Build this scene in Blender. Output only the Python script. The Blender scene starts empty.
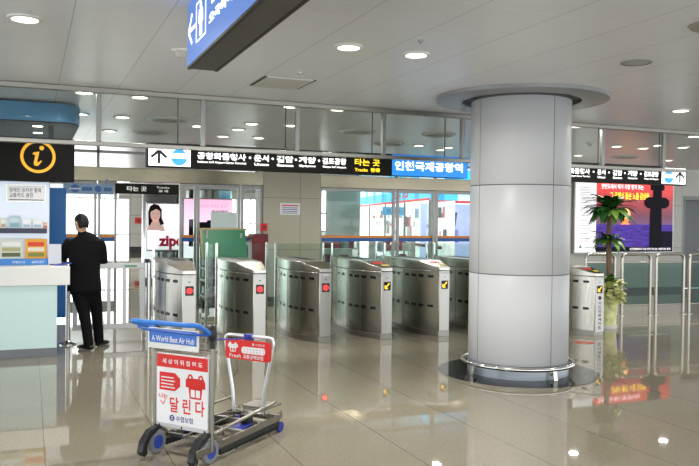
import bpy, bmesh, math, random
from mathutils import Vector, Matrix
random.seed(7)
SC = bpy.context.scene
COL = SC.collection
PI = math.pi

# ------------------------------------------------------------------ materials
def lin(c):
    return tuple(((v/255)/12.92 if v/255 <= .04045 else ((v/255+.055)/1.055)**2.4) for v in c)

MATS = {}
def mat(name, rgb, rough=.5, metal=0., emit=0., spec=.5, noise=None, coat=0.):
    """rgb in 0..255 display values; noise=(scale, amount[, stretch])"""
    if name in MATS:
        return MATS[name]
    if name.startswith('ad_'): spec = .12
    m = bpy.data.materials.new(name); m.use_nodes = True
    nt = m.node_tree; b = nt.nodes['Principled BSDF']
    c = lin(rgb)
    b.inputs['Base Color'].default_value = (*c, 1)
    b.inputs['Roughness'].default_value = rough
    b.inputs['Metallic'].default_value = metal
    b.inputs['Specular IOR Level'].default_value = spec
    if coat: b.inputs['Coat Weight'].default_value = coat; b.inputs['Coat Roughness'].default_value = .08
    if emit:
        b.inputs['Emission Color'].default_value = (*c, 1)
        b.inputs['Emission Strength'].default_value = emit
    if noise:
        tc = nt.nodes.new('ShaderNodeTexCoord'); mp = nt.nodes.new('ShaderNodeMapping')
        nz = nt.nodes.new('ShaderNodeTexNoise'); rp = nt.nodes.new('ShaderNodeValToRGB')
        nz.inputs['Scale'].default_value = noise[0]; nz.inputs['Detail'].default_value = 3
        if len(noise) > 2: mp.inputs['Scale'].default_value = noise[2]
        a = noise[1]
        rp.color_ramp.elements[0].color = (*[max(0, v*(1-a)) for v in c], 1); rp.color_ramp.elements[0].position = .3
        rp.color_ramp.elements[1].color = (*[min(1, v*(1+a)) for v in c], 1); rp.color_ramp.elements[1].position = .7
        nt.links.new(tc.outputs['Object'], mp.inputs['Vector']); nt.links.new(mp.outputs[0], nz.inputs['Vector'])
        nt.links.new(nz.outputs['Fac'], rp.inputs['Fac']); nt.links.new(rp.outputs['Color'], b.inputs['Base Color'])
        if emit: nt.links.new(rp.outputs['Color'], b.inputs['Emission Color'])
    MATS[name] = m
    return m

def glass(name, tint, k=1.0):
    """thin architectural pane: tinted see-through plus mirror reflection by Fresnel"""
    if name in MATS: return MATS[name]
    m = bpy.data.materials.new(name); m.use_nodes = True
    nt = m.node_tree; nt.nodes.clear()
    o = nt.nodes.new('ShaderNodeOutputMaterial'); mx = nt.nodes.new('ShaderNodeMixShader')
    t = nt.nodes.new('ShaderNodeBsdfTransparent'); g = nt.nodes.new('ShaderNodeBsdfGlossy')
    t.inputs[0].default_value = (*tint, 1); g.inputs['Roughness'].default_value = 0
    f = nt.nodes.new('ShaderNodeFresnel'); f.inputs['IOR'].default_value = 1.45
    ml = nt.nodes.new('ShaderNodeMath'); ml.operation = 'MULTIPLY'; ml.inputs[1].default_value = k
    ge = nt.nodes.new('ShaderNodeNewGeometry'); sb = nt.nodes.new('ShaderNodeMath'); sb.operation = 'SUBTRACT'; sb.inputs[0].default_value = 1
    m2 = nt.nodes.new('ShaderNodeMath'); m2.operation = 'MULTIPLY'
    nt.links.new(ge.outputs['Backfacing'], sb.inputs[1]); nt.links.new(f.outputs[0], ml.inputs[0])
    nt.links.new(ml.outputs[0], m2.inputs[0]); nt.links.new(sb.outputs[0], m2.inputs[1]); nt.links.new(m2.outputs[0], mx.inputs[0])
    nt.links.new(t.outputs[0], mx.inputs[1]); nt.links.new(g.outputs[0], mx.inputs[2])
    nt.links.new(mx.outputs[0], o.inputs[0])
    MATS[name] = m
    return m

def ramp_mat(name, axis, stops, emit=1.0, lo=0., hi=1.):
    """printed, backlit picture whose colour runs along one object axis"""
    m = bpy.data.materials.new(name); m.use_nodes = True
    nt = m.node_tree; b = nt.nodes['Principled BSDF']; b.inputs['Roughness'].default_value = .3
    tc = nt.nodes.new('ShaderNodeTexCoord'); sp = nt.nodes.new('ShaderNodeSeparateXYZ')
    mr = nt.nodes.new('ShaderNodeMapRange'); rp = nt.nodes.new('ShaderNodeValToRGB')
    mr.inputs['From Min'].default_value = lo; mr.inputs['From Max'].default_value = hi
    nt.links.new(tc.outputs['Object'], sp.inputs[0]); nt.links.new(sp.outputs[axis], mr.inputs['Value'])
    nt.links.new(mr.outputs[0], rp.inputs[0])
    e = rp.color_ramp.elements
    while len(e) < len(stops): e.new(.5)
    for i, (p, c) in enumerate(stops):
        e[i].position = p; e[i].color = (*lin(c), 1)
    nt.links.new(rp.outputs[0], b.inputs['Base Color']); nt.links.new(rp.outputs[0], b.inputs['Emission Color'])
    b.inputs['Emission Strength'].default_value = emit
    MATS[name] = m
    return m

def grid_mat(name, rgb, rough, spec, sx, ox, wx, sy, oy, wy, linec_x, linec_y, axes=('X', 'Y'), speckle=None, var=0.0, metal=0.):
    """tile / panel surface with joint lines in world metres"""
    m = bpy.data.materials.new(name); m.use_nodes = True
    nt = m.node_tree; L = nt.links; N = nt.nodes; b = N['Principled BSDF']
    b.inputs['Roughness'].default_value = rough; b.inputs['Specular IOR Level'].default_value = spec; b.inputs['Metallic'].default_value = metal
    g = N.new('ShaderNodeNewGeometry'); sp = N.new('ShaderNodeSeparateXYZ'); L.new(g.outputs['Position'], sp.inputs[0])
    def math_(op, a, v=None, w=None):
        n = N.new('ShaderNodeMath'); n.operation = op
        for i, q in enumerate((a, v, w)):
            if q is None: continue
            if isinstance(q, (int, float)): n.inputs[i].default_value = q
            else: L.new(q, n.inputs[i])
        return n.outputs[0]
    def cell(ax, s, o):
        return math_('DIVIDE', math_('SUBTRACT', sp.outputs[ax], o), s)
    cx = cell(axes[0], sx, ox); cy = cell(axes[1], sy, oy)
    def line(c, s, w):
        f = math_('FRACT', c); d = math_('MINIMUM', f, math_('SUBTRACT', 1., f))
        return math_('LESS_THAN', d, w/2/s)
    lx = line(cx, sx, wx); ly = line(cy, sy, wy)
    base = N.new('ShaderNodeRGB'); base.outputs[0].default_value = (*lin(rgb), 1); col = base.outputs[0]
    def mix(fac, a, bb, mode='MIX'):
        n = N.new('ShaderNodeMix'); n.data_type = 'RGBA'; n.blend_type = mode
        if isinstance(fac, float): n.inputs[0].default_value = fac
        else: L.new(fac, n.inputs[0])
        for idx, q in ((6, a), (7, bb)):
            if isinstance(q, tuple): n.inputs[idx].default_value = (*q, 1)
            else: L.new(q, n.inputs[idx])
        return n.outputs[2]
    if var:
        cb = N.new('ShaderNodeCombineXYZ'); L.new(math_('FLOOR', cx), cb.inputs[0]); L.new(math_('FLOOR', cy), cb.inputs[1])
        wn = N.new('ShaderNodeTexWhiteNoise'); wn.noise_dimensions = '3D'; L.new(cb.outputs[0], wn.inputs['Vector'])
        v = math_('MULTIPLY_ADD', wn.outputs['Value'], 2*var, 1-var)
        hs = N.new('ShaderNodeHueSaturation'); L.new(col, hs.inputs['Color']); L.new(v, hs.inputs['Value']); col = hs.outputs[0]
    if speckle:
        for sc_, dk, lt in speckle:
            nz = N.new('ShaderNodeTexNoise'); nz.inputs['Scale'].default_value = sc_; nz.inputs['Detail'].default_value = 2
            L.new(g.outputs['Position'], nz.inputs['Vector'])
            mr = N.new('ShaderNodeMapRange'); mr.inputs['From Min'].default_value = .32; mr.inputs['From Max'].default_value = .68
            mr.inputs['To Min'].default_value = dk; mr.inputs['To Max'].default_value = lt
            L.new(nz.outputs['Fac'], mr.inputs['Value'])
            hs = N.new('ShaderNodeHueSaturation'); L.new(col, hs.inputs['Color']); L.new(mr.outputs[0], hs.inputs['Value']); col = hs.outputs[0]
    col = mix(ly, col, lin(linec_y)); col = mix(lx, col, lin(linec_x))
    L.new(col, b.inputs['Base Color'])
    MATS[name] = m
    return m

STEEL = mat('brushed_steel', (196, 193, 183), .27, 1., noise=(14, .12, (6, 6, .3)))
STEEL_SMOOTH = mat('polished_steel', (206, 204, 198), .14, 1.)
STEEL_DULL = mat('dull_steel', (156, 153, 145), .38, 1.)
ALU = mat('painted_aluminium', (150, 150, 145), .35, .6)
BLACK = mat('black_plastic', (18, 18, 19), .45)
DARK = mat('dark_grey', (52, 52, 52), .5)
WHITE = mat('white_paint', (232, 232, 228), .4)
RED = mat('red_paint', (214, 28, 26), .4)
BLUE = mat('blue_plastic', (38, 108, 196), .35)
PRINT_WHITE = mat('white_print', (238, 238, 238), .5)
GLASS = glass('clear_glass', (.93, .96, .94))
GLASS_GREEN = glass('green_tinted_glass', (.40, .56, .50))
GLASS_WING = glass('pale_green_glass', (.84, .91, .88), .35)
LIT_WHITE = mat('lit_white', (240, 240, 240), .5, emit=.6, spec=.2)
LAMP = mat('lamp_glow', (255, 246, 226), .4, emit=9.)

# ------------------------------------------------------------------ objects
def link(name, data, parent=None, loc=None, rotz=None):
    o = bpy.data.objects.new(name, data); COL.objects.link(o)
    if parent is not None: o.parent = parent
    if loc is not None: o.location = loc
    if rotz: o.rotation_euler = (0, 0, rotz)
    return o

def tag(o, label=None, cat=None, group=None, kind=None):
    if label: o['label'] = label
    if cat: o['category'] = cat
    if group: o['group'] = group
    if kind: o['kind'] = kind
    return o

def thing(name, label, cat, loc=(0, 0, 0), rotz=0., group=None, kind=None):
    o = link(name, None, None, loc, rotz); o.empty_display_size = .1
    return tag(o, label, cat, group, kind)

def copy_tree(o, parent=None):
    c = o.copy(); COL.objects.link(c)
    if parent is not None: c.parent = parent
    for k in list(o.children): copy_tree(k, c)
    return c

class Frame:
    """a flat face: O origin, U to the reader's right, V up; N = U x V towards the reader"""
    def __init__(s, O, U=(1, 0, 0), V=(0, 0, 1)):
        s.O = Vector(O); s.U = Vector(U).normalized(); s.V = Vector(V).normalized(); s.N = s.U.cross(s.V)
    def p(s, u, v, d=0.): return s.O + s.U*u + s.V*v + s.N*d

class MB:
    def __init__(s): s.v = []; s.f = []; s.m = []; s.mats = []; s.cur = 0
    def use(s, m):
        if m not in s.mats: s.mats.append(m)
        s.cur = s.mats.index(m); return s
    def add(s, vs, fs):
        k = len(s.v); s.v += [tuple(v) for v in vs]
        for f in fs: s.f.append([i+k for i in f]); s.m.append(s.cur)
        return s
    def box(s, x0, y0, z0, x1, y1, z1):
        vs = [(x, y, z) for z in (z0, z1) for y in (y0, y1) for x in (x0, x1)]
        return s.add(vs, [(0, 2, 3, 1), (4, 5, 7, 6), (0, 1, 5, 4), (2, 6, 7, 3), (0, 4, 6, 2), (1, 3, 7, 5)])
    def obox(s, c, ax, ay, az, hx, hy, hz):
        """oriented box"""
        c = Vector(c); ax = Vector(ax).normalized()*hx; ay = Vector(ay).normalized()*hy; az = Vector(az).normalized()*hz
        vs = [c + ax*i + ay*j + az*k for k in (-1, 1) for j in (-1, 1) for i in (-1, 1)]
        return s.add(vs, [(0, 2, 3, 1), (4, 5, 7, 6), (0, 1, 5, 4), (2, 6, 7, 3), (0, 4, 6, 2), (1, 3, 7, 5)])
    def bar(s, a, b, w, h, up=(0, 0, 1)):
        a = Vector(a); b = Vector(b); d = (b-a); L = d.length; d.normalize(); up = Vector(up)
        sd = d.cross(up)
        if sd.length < 1e-4: sd = d.cross(Vector((1, 0, 0)))
        sd.normalize(); u2 = sd.cross(d)
        return s.obox((a+b)/2, d, sd, u2, L/2, w/2, h/2)
    def prism(s, pts, a, b):
        """pts: list of 3-D points (planar loop); extruded from offset a to b along vector"""
        n = len(pts); a = Vector(a); b = Vector(b)
        vs = [Vector(p)+a for p in pts] + [Vector(p)+b for p in pts]
        fs = [tuple(range(n))[::-1], tuple(range(n, 2*n))] + [(i, (i+1) % n, n+(i+1) % n, n+i) for i in range(n)]
        return s.add(vs, fs)
    def face_rect(s, F, u0, v0, u1, v1, d=0., th=.002):
        return s.prism([F.p(u0, v0), F.p(u1, v0), F.p(u1, v1), F.p(u0, v1)], F.N*d, F.N*(d+th))
    def face_poly(s, F, pts, d=0., th=.002):
        return s.prism([F.p(*q) for q in pts], F.N*d, F.N*(d+th))
    def face_disc(s, F, u, v, r, d=0., th=.002, n=28, ry=None):
        ry = ry or r
        return s.face_poly(F, [(u+r*math.cos(2*PI*i/n), v+ry*math.sin(2*PI*i/n)) for i in range(n)], d, th)
    def face_ring(s, F, u, v, r0, r1, d=0., th=.002, n=32):
        for i in range(n):
            a, b = 2*PI*i/n, 2*PI*(i+1)/n
            s.face_poly(F, [(u+r*math.cos(t), v+r*math.sin(t)) for r, t in ((r0, a), (r1, a), (r1, b), (r0, b))], d, th)
        return s
    def face_line(s, F, pts, w, d=0., th=.002):
        for (a, b) in zip(pts, pts[1:]):
            dx, dy = b[0]-a[0], b[1]-a[1]; L = math.hypot(dx, dy) or 1; nx, ny = -dy/L*w/2, dx/L*w/2
            s.face_poly(F, [(a[0]-nx, a[1]-ny), (b[0]-nx, b[1]-ny), (b[0]+nx, b[1]+ny), (a[0]+nx, a[1]+ny)], d, th)
        return s
    def face_text(s, F, body, u0, v0, u1, v1, d=0., th=.002, bold=0.):
        """lettering fitted into the rectangle u0..u1 x v0..v1 of the face"""
        cu = bpy.data.curves.new('lettering', 'FONT'); cu.body = body; cu.size = 1; cu.resolution_u = 3
        cu.offset = bold
        o = bpy.data.objects.new('lettering', cu); COL.objects.link(o)
        dg = bpy.context.evaluated_depsgraph_get(); dg.update()
        me = bpy.data.meshes.new_from_object(o.evaluated_get(dg))
        P = [v.co.copy() for v in me.vertices]; faces = [tuple(p.vertices) for p in me.polygons]
        bpy.data.objects.remove(o); bpy.data.curves.remove(cu); bpy.data.meshes.remove(me)
        if not P: return s
        x0 = min(p.x for p in P); x1 = max(p.x for p in P); y0 = min(p.y for p in P); y1 = max(p.y for p in P)
        kx = (u1-u0)/(x1-x0 or 1); ky = (v1-v0)/(y1-y0 or 1)
        vs = [F.p(u0+(p.x-x0)*kx, v0+(p.y-y0)*ky, d+th) for p in P]
        return s.add(vs, faces)
    def tube(s, pts, r, n=10, closed=False, cap=True):
        pts = [Vector(p) for p in pts]; m = len(pts)
        rs = r if isinstance(r, (list, tuple)) else [r]*m
        T = []
        for i in range(m):
            if closed: t = pts[(i+1) % m]-pts[i-1]
            else: t = pts[min(i+1, m-1)]-pts[max(i-1, 0)]
            T.append(t.normalized())
        ref = Vector((0, 0, 1)) if abs(T[0].z) < .9 else Vector((1, 0, 0))
        nrm = (ref - T[0]*ref.dot(T[0])).normalized(); k = len(s.v); vs = []
        for i in range(m):
            nrm = (nrm - T[i]*nrm.dot(T[i])).normalized(); bn = T[i].cross(nrm)
            for j in range(n):
                a = 2*PI*j/n; vs.append(pts[i] + (nrm*math.cos(a)+bn*math.sin(a))*rs[i])
        fs = []
        for i in range(m if closed else m-1):
            for j in range(n):
                a = i*n+j; b = i*n+(j+1) % n; i2 = (i+1) % m
                fs.append((a, b, i2*n+(j+1) % n, i2*n+j))
        if cap and not closed:
            fs.append(tuple(range(n))[::-1]); fs.append(tuple((m-1)*n+j for j in range(n)))
        return s.add(vs, fs)
    def cyl(s, a, b, r, n=24, r2=None): return s.tube([a, b], [r, r if r2 is None else r2], n)
    def lathe(s, prof, c=(0, 0, 0), n=48, a0=0., a1=2*PI, closed_profile=False):
        """prof: (r, z) pairs turned about the vertical through c"""
        full = abs(a1-a0-2*PI) < 1e-6; cols = n if full else n+1; m = len(prof); vs = []
        for i in range(cols):
            a = a0+(a1-a0)*i/n
            for r, z in prof: vs.append((c[0]+r*math.cos(a), c[1]+r*math.sin(a), c[2]+z))
        fs = []
        for i in range(n):
            i2 = (i+1) % cols
            for j in range(m if closed_profile else m-1):
                j2 = (j+1) % m
                fs.append((i*m+j, i2*m+j, i2*m+j2, i*m+j2))
        return s.add(vs, fs)
    def ellipsoid(s, c, rx, ry, rz, n=20, m=12, M=None):
        vs = []; c = Vector(c)
        for i in range(m+1):
            th = PI*i/m
            for j in range(n):
                a = 2*PI*j/n; v = Vector((rx*math.sin(th)*math.cos(a), ry*math.sin(th)*math.sin(a), rz*math.cos(th)))
                vs.append(c + (M @ v if M else v))
        fs = [(i*n+j, (i+1)*n+j, (i+1)*n+(j+1) % n, i*n+(j+1) % n) for i in range(m) for j in range(n)]
        return s.add(vs, fs)
    def ring_loft(s, rings, cap=True):
        """rings: list of equally long vertex loops"""
        n = len(rings[0]); vs = [v for r in rings for v in r]; fs = []
        for i in range(len(rings)-1):
            for j in range(n): fs.append((i*n+j, i*n+(j+1) % n, (i+1)*n+(j+1) % n, (i+1)*n+j))
        if cap: fs.append(tuple(range(n))[::-1]); fs.append(tuple((len(rings)-1)*n+j for j in range(n)))
        return s.add(vs, fs)
    def mesh(s, name, smooth=35., weld=False):
        me = bpy.data.meshes.new(name); me.from_pydata(s.v, [], s.f); me.update()
        for m in s.mats: me.materials.append(m)
        me.polygons.foreach_set('material_index', s.m)
        bm = bmesh.new(); bm.from_mesh(me)
        if weld: bmesh.ops.remove_doubles(bm, verts=bm.verts, dist=1e-5)
        bmesh.ops.recalc_face_normals(bm, faces=bm.faces)
        bm.to_mesh(me); bm.free()
        if smooth:
            me.shade_smooth(); me.set_sharp_from_angle(angle=math.radians(smooth))
        me.update()
        return me
    def build(s, name, parent=None, bevel=0., smooth=35., label=None, weld=False, loc=None, rotz=None):
        o = link(name, s.mesh(name, smooth, weld), parent, loc, rotz)
        if bevel:
            b = o.modifiers.new('Bevel', 'BEVEL'); b.width = bevel; b.segments = 2; b.limit_method = 'ANGLE'; b.angle_limit = math.radians(40)
        if label: o['label'] = label
        return o

def mb(m): return MB().use(m)

def fillet(pts, r, n=6):
    """round the inner corners of a polyline"""
    pts = [Vector(p) for p in pts]; out = [pts[0]]
    for i in range(1, len(pts)-1):
        p = pts[i]; a = (pts[i-1]-p); b = (pts[i+1]-p); rr = min(r, a.length*.49, b.length*.49)
        a = p+a.normalized()*rr; b = p+b.normalized()*rr
        for k in range(n+1):
            t = k/n; out.append(a*(1-t)**2 + p*2*t*(1-t) + b*t*t)
    out.append(pts[-1])
    return out

def remeshed(m, voxel, name, material, parent=None, smooth_iter=4, loc=None):
    """fuse overlapping closed shapes into one continuous surface"""
    o = bpy.data.objects.new('fuse', m.mesh('fuse', 0)); COL.objects.link(o)
    r = o.modifiers.new('r', 'REMESH'); r.mode = 'VOXEL'; r.voxel_size = voxel
    if smooth_iter:
        q = o.modifiers.new('s', 'SMOOTH'); q.iterations = smooth_iter; q.factor = .5
    dg = bpy.context.evaluated_depsgraph_get(); dg.update()
    me = bpy.data.meshes.new_from_object(o.evaluated_get(dg))
    old = o.data; bpy.data.objects.remove(o); bpy.data.meshes.remove(old)
    me.name = name; me.materials.clear(); me.materials.append(material); me.shade_smooth()
    return link(name, me, parent, loc)

# ------------------------------------------------------------------ camera
cam = bpy.data.cameras.new('camera'); co = bpy.data.objects.new('camera', cam); COL.objects.link(co)
cam.sensor_width = 36; cam.lens = 768.13/699*36; cam.clip_end = 200
f, yaw, pitch, roll = 768.13, .394049, -.01578, .01124
fw = Vector((math.sin(yaw)*math.cos(pitch), math.cos(yaw)*math.cos(pitch), math.sin(pitch)))
rt = Vector((math.cos(yaw), -math.sin(yaw), 0)); up = rt.cross(fw)
r2 = rt*math.cos(roll) + up*math.sin(roll); u2 = -rt*math.sin(roll) + up*math.cos(roll)
co.matrix_world = Matrix(((r2.x, u2.x, -fw.x, 0), (r2.y, u2.y, -fw.y, 0), (r2.z, u2.z, -fw.z, 1.65), (0, 0, 0, 1)))
SC.camera = co  # most placements below were computed from image pixels through this camera

# ------------------------------------------------------------------ setting
CEIL = 3.03  # ceiling, transom, ceiling fittings and hung signs all scaled about the camera point
FLOOR_M = grid_mat('granite_floor', (140, 133, 115), .025, .5, .8, .1, .007, .8, .78, .004, (92, 88, 80), (128, 124, 114),
                   speckle=[(150, .78, 1.2), (40, .92, 1.07)], var=.03)
CEIL_M = grid_mat('ceiling_panels', (232, 234, 239), .3, .4, .596, .263, .006, .629, 4.206, .007, (172, 172, 176), (250, 250, 250), var=.012)
tag(mb(FLOOR_M).box(-9, -4, -.12, 24, 46, 0).build('floor', smooth=0), kind='structure')
tag(mb(CEIL_M).box(-9, -4, CEIL, 24, 46, CEIL+.12).build('ceiling', smooth=0), kind='structure')
WALLP = grid_mat('wall_panels', (203, 201, 190), .35, .5, 1.22, .45, .012, 1.05, .02, .012, (150, 148, 138), (150, 148, 138), axes=('X', 'Z'))
PIERP = grid_mat('pier_panels', (184, 179, 158), .35, .5, 1.22, 3.88, .012, 1.05, .0, .012, (140, 138, 128), (140, 138, 128), axes=('X', 'Z'))
TILEW = grid_mat('far_wall_tiles', (196, 192, 180), .3, .5, .9, .0, .03, .9, .0, .03, (150, 146, 138), (150, 146, 138), axes=('X', 'Z'))

# pier between the glazed portals
tag(mb(PIERP).box(4.315, 14.9, 0, 5.534, 15.5, CEIL).build('wall_middle', bevel=.01), kind='structure')
tag(mb(BLACK).box(4.305, 14.885, 0, 5.544, 14.9, .1).build('baseboard_middle'), kind='structure')
# right-hand wall with a recessed service door
w = mb(WALLP)
w.box(9.75, 14.6, 0, 15.12, 14.85, CEIL); w.box(15.12, 14.6, 2.37, 17.2, 14.85, CEIL); w.box(17.2, 14.6, 0, 24, 14.85, CEIL)
tag(w.build('wall_right', smooth=0), kind='structure')
tag(mb(mat('skirting', (60, 60, 58), .4)).box(9.75, 14.585, 0, 15.12, 14.6, .1).build('baseboard_right'), kind='structure')
GREYD = mat('grey_door', (118, 122, 120), .45)
d = thing('door_1', 'grey steel door set back in a recess at the right end of the wall', 'door', (15.12, 14.85, 0), kind='structure')
mb(mat('door_frame_grey', (140, 142, 138), .4)).box(0, -.24, 0, .1, .3, 2.37).box(1.98, -.24, 0, 2.08, .3, 2.37).box(.1, -.24, 2.27, 1.98, .3, 2.37).build('frame', d, .004)
lf = mb(GREYD).box(.1, .16, .01, 1.04, .2, 2.27).box(1.05, .16, .01, 1.98, .2, 2.27).build('leaf', d, .003)
mb(STEEL).box(.14, .1, 2.12, .36, .16, 2.18).build('door_closer', lf)
mb(STEEL_SMOOTH).tube([(.96, .16, 1.0), (.96, .1, 1.0), (.86, .1, 1.0)], .011).build('door_handle', lf)
# end wall far down the hall
tag(mb(TILEW).box(3.95, 38.5, 0, 13, 38.8, CEIL).build('wall_back', smooth=0), kind='structure')
tag(mb(BLACK).box(3.95, 38.48, 0, 13, 38.5, .28).build('baseboard_back', smooth=0), kind='structure')
tag(mb(mat('hall_wall', (176, 184, 168), .45)).box(8.35, 22, 0, 9.5, 22.4, CEIL).build('wall_hall', smooth=0), kind='structure')
# bright windows far down the hall
SKY_LIT = mat('bright_daylight', (250, 252, 255), .5, emit=4.0)
def far_window(n, x0, x1, z0, z1, y, label, nm):
    wn = thing('window_%d' % n, label, 'window', (x0, y, 0), kind='structure')
    fr = mb(ALU)
    W = x1-x0
    for i in range(nm+1):
        x = W*i/nm; fr.box(x-.018, -.05, z0, x+.018, 0, z1)
    for z in (z0, z0+(z1-z0)*.42, z1-.05): fr.box(0, -.075, z, W, -.005, z+.05)
    fr.build('window_frame', wn)
    mb(SKY_LIT).box(0, .01, z0, W, .03, z1).build('pane', wn, label='daylit pane')
far_window(1, -1.0, 3.45, .0, 2.42, 30, 'wide daylit window wall beyond the information counter', 5)
far_window(2, 7.0, 9.3, .75, 2.5, 30, 'daylit window beyond the green board cart', 4)
far_window(3, 8.06, 8.34, 1.3, 2.6, 21.95, 'narrow white window beside the grey green hall wall', 1)

# ------------------------------------------------------------------ glazed portal at the back of the gate hall
PY = 14.9
HEAD = mat('header_steel', (150, 142, 122), .2, 1., noise=(3, .08, (.6, 1, 1)))
for i, (a, b) in enumerate(((-2.5, 4.315), (5.534, 9.75))):
    h = mb(HEAD).box(a, PY, 2.335, b, PY+.35, 2.6)
    tag(h.build('trim_%d' % (i+1), bevel=.008), kind='structure')
tr = mb(ALU).box(-2.5, PY+.05, 2.86, 4.315, PY+.12, 2.91).box(5.534, PY+.05, 2.86, 9.75, PY+.12, 2.91)
for x in (-1.8, .05, 1.16, 2.99, 4.2, 6.4, 7.32, 8.27): tr.box(x-.025, PY+.05, 2.6, x+.025, PY+.12, CEIL)
tag(tr.build('trim_3'), kind='structure')
OR = mat('stripe_orange', (228, 142, 38), .4); BL = mat('stripe_blue', (24, 92, 168), .4)
def portal_window(n, x0, x1, door=False, stripe=True):
    wn = thing(('door_%d' if door else 'window_%d') % n, ('glass door panel %d' if door else 'fixed glass panel') % (() if not door else n), 'door' if door else 'window', (x0, PY+.1, 0), kind='structure')
    W = x1-x0
    fr = mb(ALU).box(0, -.05, 0, .05, .03, 2.335).box(W-.05, -.05, 0, W, .03, 2.335).box(.05, -.05, 0, W-.05, .03, .1).box(.05, -.05, 2.27, W-.05, .03, 2.335)
    fr.build('frame', wn, .003)
    pn = mb(GLASS).box(.05, -.015, .1, W-.05, -.003, 2.27).build('pane', wn, smooth=0)
    if stripe:
        st = mb(BL).box(.05, -.019, 1.215, W-.05, -.016, 1.29); st.use(OR).box(.05, -.019, 1.29, W-.05, -.016, 1.34)
        st.build('warning_stripe', pn, smooth=0, label='orange over blue stripe')
    return wn
portal_window(4, -2.4, -.3); portal_window(5, -.25, 1.14); portal_window(2, 1.16, 1.5, True)
portal_window(3, 2.66, 2.99, True); portal_window(6, 3.0, 3.86); portal_window(7, 3.88, 4.31)
portal_window(8, 5.54, 7.28); portal_window(9, 7.33, 8.25); portal_window(10, 8.29, 9.74)
for nm, lb in (('window_4', 'glass panel with orange and blue stripe behind the information kiosk'), ('window_5', 'glass panel with orange and blue stripe in front of the far window wall'),
               ('door_2', 'narrow glass door leaf on the left of the platform opening'), ('door_3', 'narrow striped glass door leaf in front of the pink advertisement'),
               ('window_6', 'glass panel with stripe behind the green board cart'), ('window_7', 'narrow glass panel with stripe left of the beige pier'),
               ('window_8', 'wide striped glass panel right of the beige pier'), ('window_9', 'striped glass panel before the middle of the chequered shop'),
               ('window_10', 'striped glass panel next to the round column')):
    bpy.data.objects[nm]['label'] = lb

# ------------------------------------------------------------------ hanging glass transom in front of the gates
TY = 8.57
t = thing('glass_transom', 'steel framed glass transom hanging from the ceiling in front of the ticket gates', 'glass partition', (0, TY, 0))
mb(STEEL_DULL).box(-3, -.033, 2.975, 12, .033, CEIL).build('top_rail', t, .006)
mb(STEEL_DULL).box(-3, -.028, 2.415, 8.92, .028, 2.462).build('bottom_rail', t, .006)
xs = [-2.66, -1.55, -.44, .667, 1.774, 2.882, 4.0, 5.116, 6.243, 7.37, 8.477]
for x in xs: mb(ALU).box(x-.025, -.028, 2.462, x+.025, .028, 2.975).build('mullion', t, .004)
ee = [-3]+xs+[8.92]
for a, b in zip(ee, ee[1:]): mb(GLASS).box(a+.026, -.006, 2.462, b-.026, .006, 2.975).build('glass_pane', t, smooth=0)

# ------------------------------------------------------------------ ceiling fittings
def downlight_proto(x, y, label, group=None):
    t = thing('ceiling_downlight', label, 'ceiling light', (x, y, CEIL), group=group)
    mb(WHITE).lathe([(.085, .0), (.115, .0), (.115, -.012), (.088, -.016), (.085, 0)], n=28).build('trim_ring', t)
    mb(LAMP).lathe([(0, -.006), (.086, -.006)], n=24).build('lamp', t, label='glowing lamp')
    return t
proto = None
def light_at(x, y, power, size=.17):  # also makes the added fill lights, which have no fitting
    L = bpy.data.lights.new('downlight', 'AREA'); L.shape = 'DISK'; L.size = size; L.energy = power; L.color = (1, .97, .94); L.spread = math.radians(165)
    o = bpy.data.objects.new('downlight', L); COL.objects.link(o); o.location = (x, y, CEIL-.02)
front = [(-0.04, 5.80, 'round downlight in the ceiling nearest the blue canopy side, upper left corner of the photo'),
         (2.32, 5.64, 'left of the two paired downlights beside the blue hanging sign'),
         (2.93, 5.66, 'right of the two paired downlights, nearer the round column'),
         (7.23, 7.04, 'lone round downlight right of the round column')]
back = [(0.54, 8.92), (1.14, 8.96), (2.90, 8.87), (3.50, 8.84), (0.61, 10.79), (1.15, 10.83), (1.15, 12.65), (2.28, 11.36), (2.92, 11.48), (2.92, 10.71), (2.94, 12.56),
        (3.53, 12.50), (3.49, 10.64), (6.47, 12.35), (7.10, 12.39), (7.23, 12.90), (7.13, 8.84), (9.59, 10.78), (10.24, 10.83), (10.09, 10.30), (10.71, 10.36), (12.61, 12.60), (9.53, 9.00), (10.20, 12.56)]
for x, y, lb in front:
    if proto is None: proto = o = downlight_proto(x, y, lb)
    else: o = copy_tree(proto); o.location = (x, y, CEIL); o['label'] = lb
    light_at(x, y, 30)
for i, (x, y) in enumerate(back):
    o = copy_tree(proto); o.location = (x, y, CEIL)
    o['label'] = 'small round downlight glowing in the ceiling beyond the glass transom'; o['group'] = 'downlights beyond the transom'
    light_at(x, y, 10)
# added fill lights without fixtures, in the far hall and behind the viewpoint
for x in (1.5, 5.5, 9.5):
    for y in (24, 28.5): light_at(x, y, 70, .2)
for x in (-2.5, 1.5, 5.5, 9.5): light_at(x, 2.0, 30)

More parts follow.
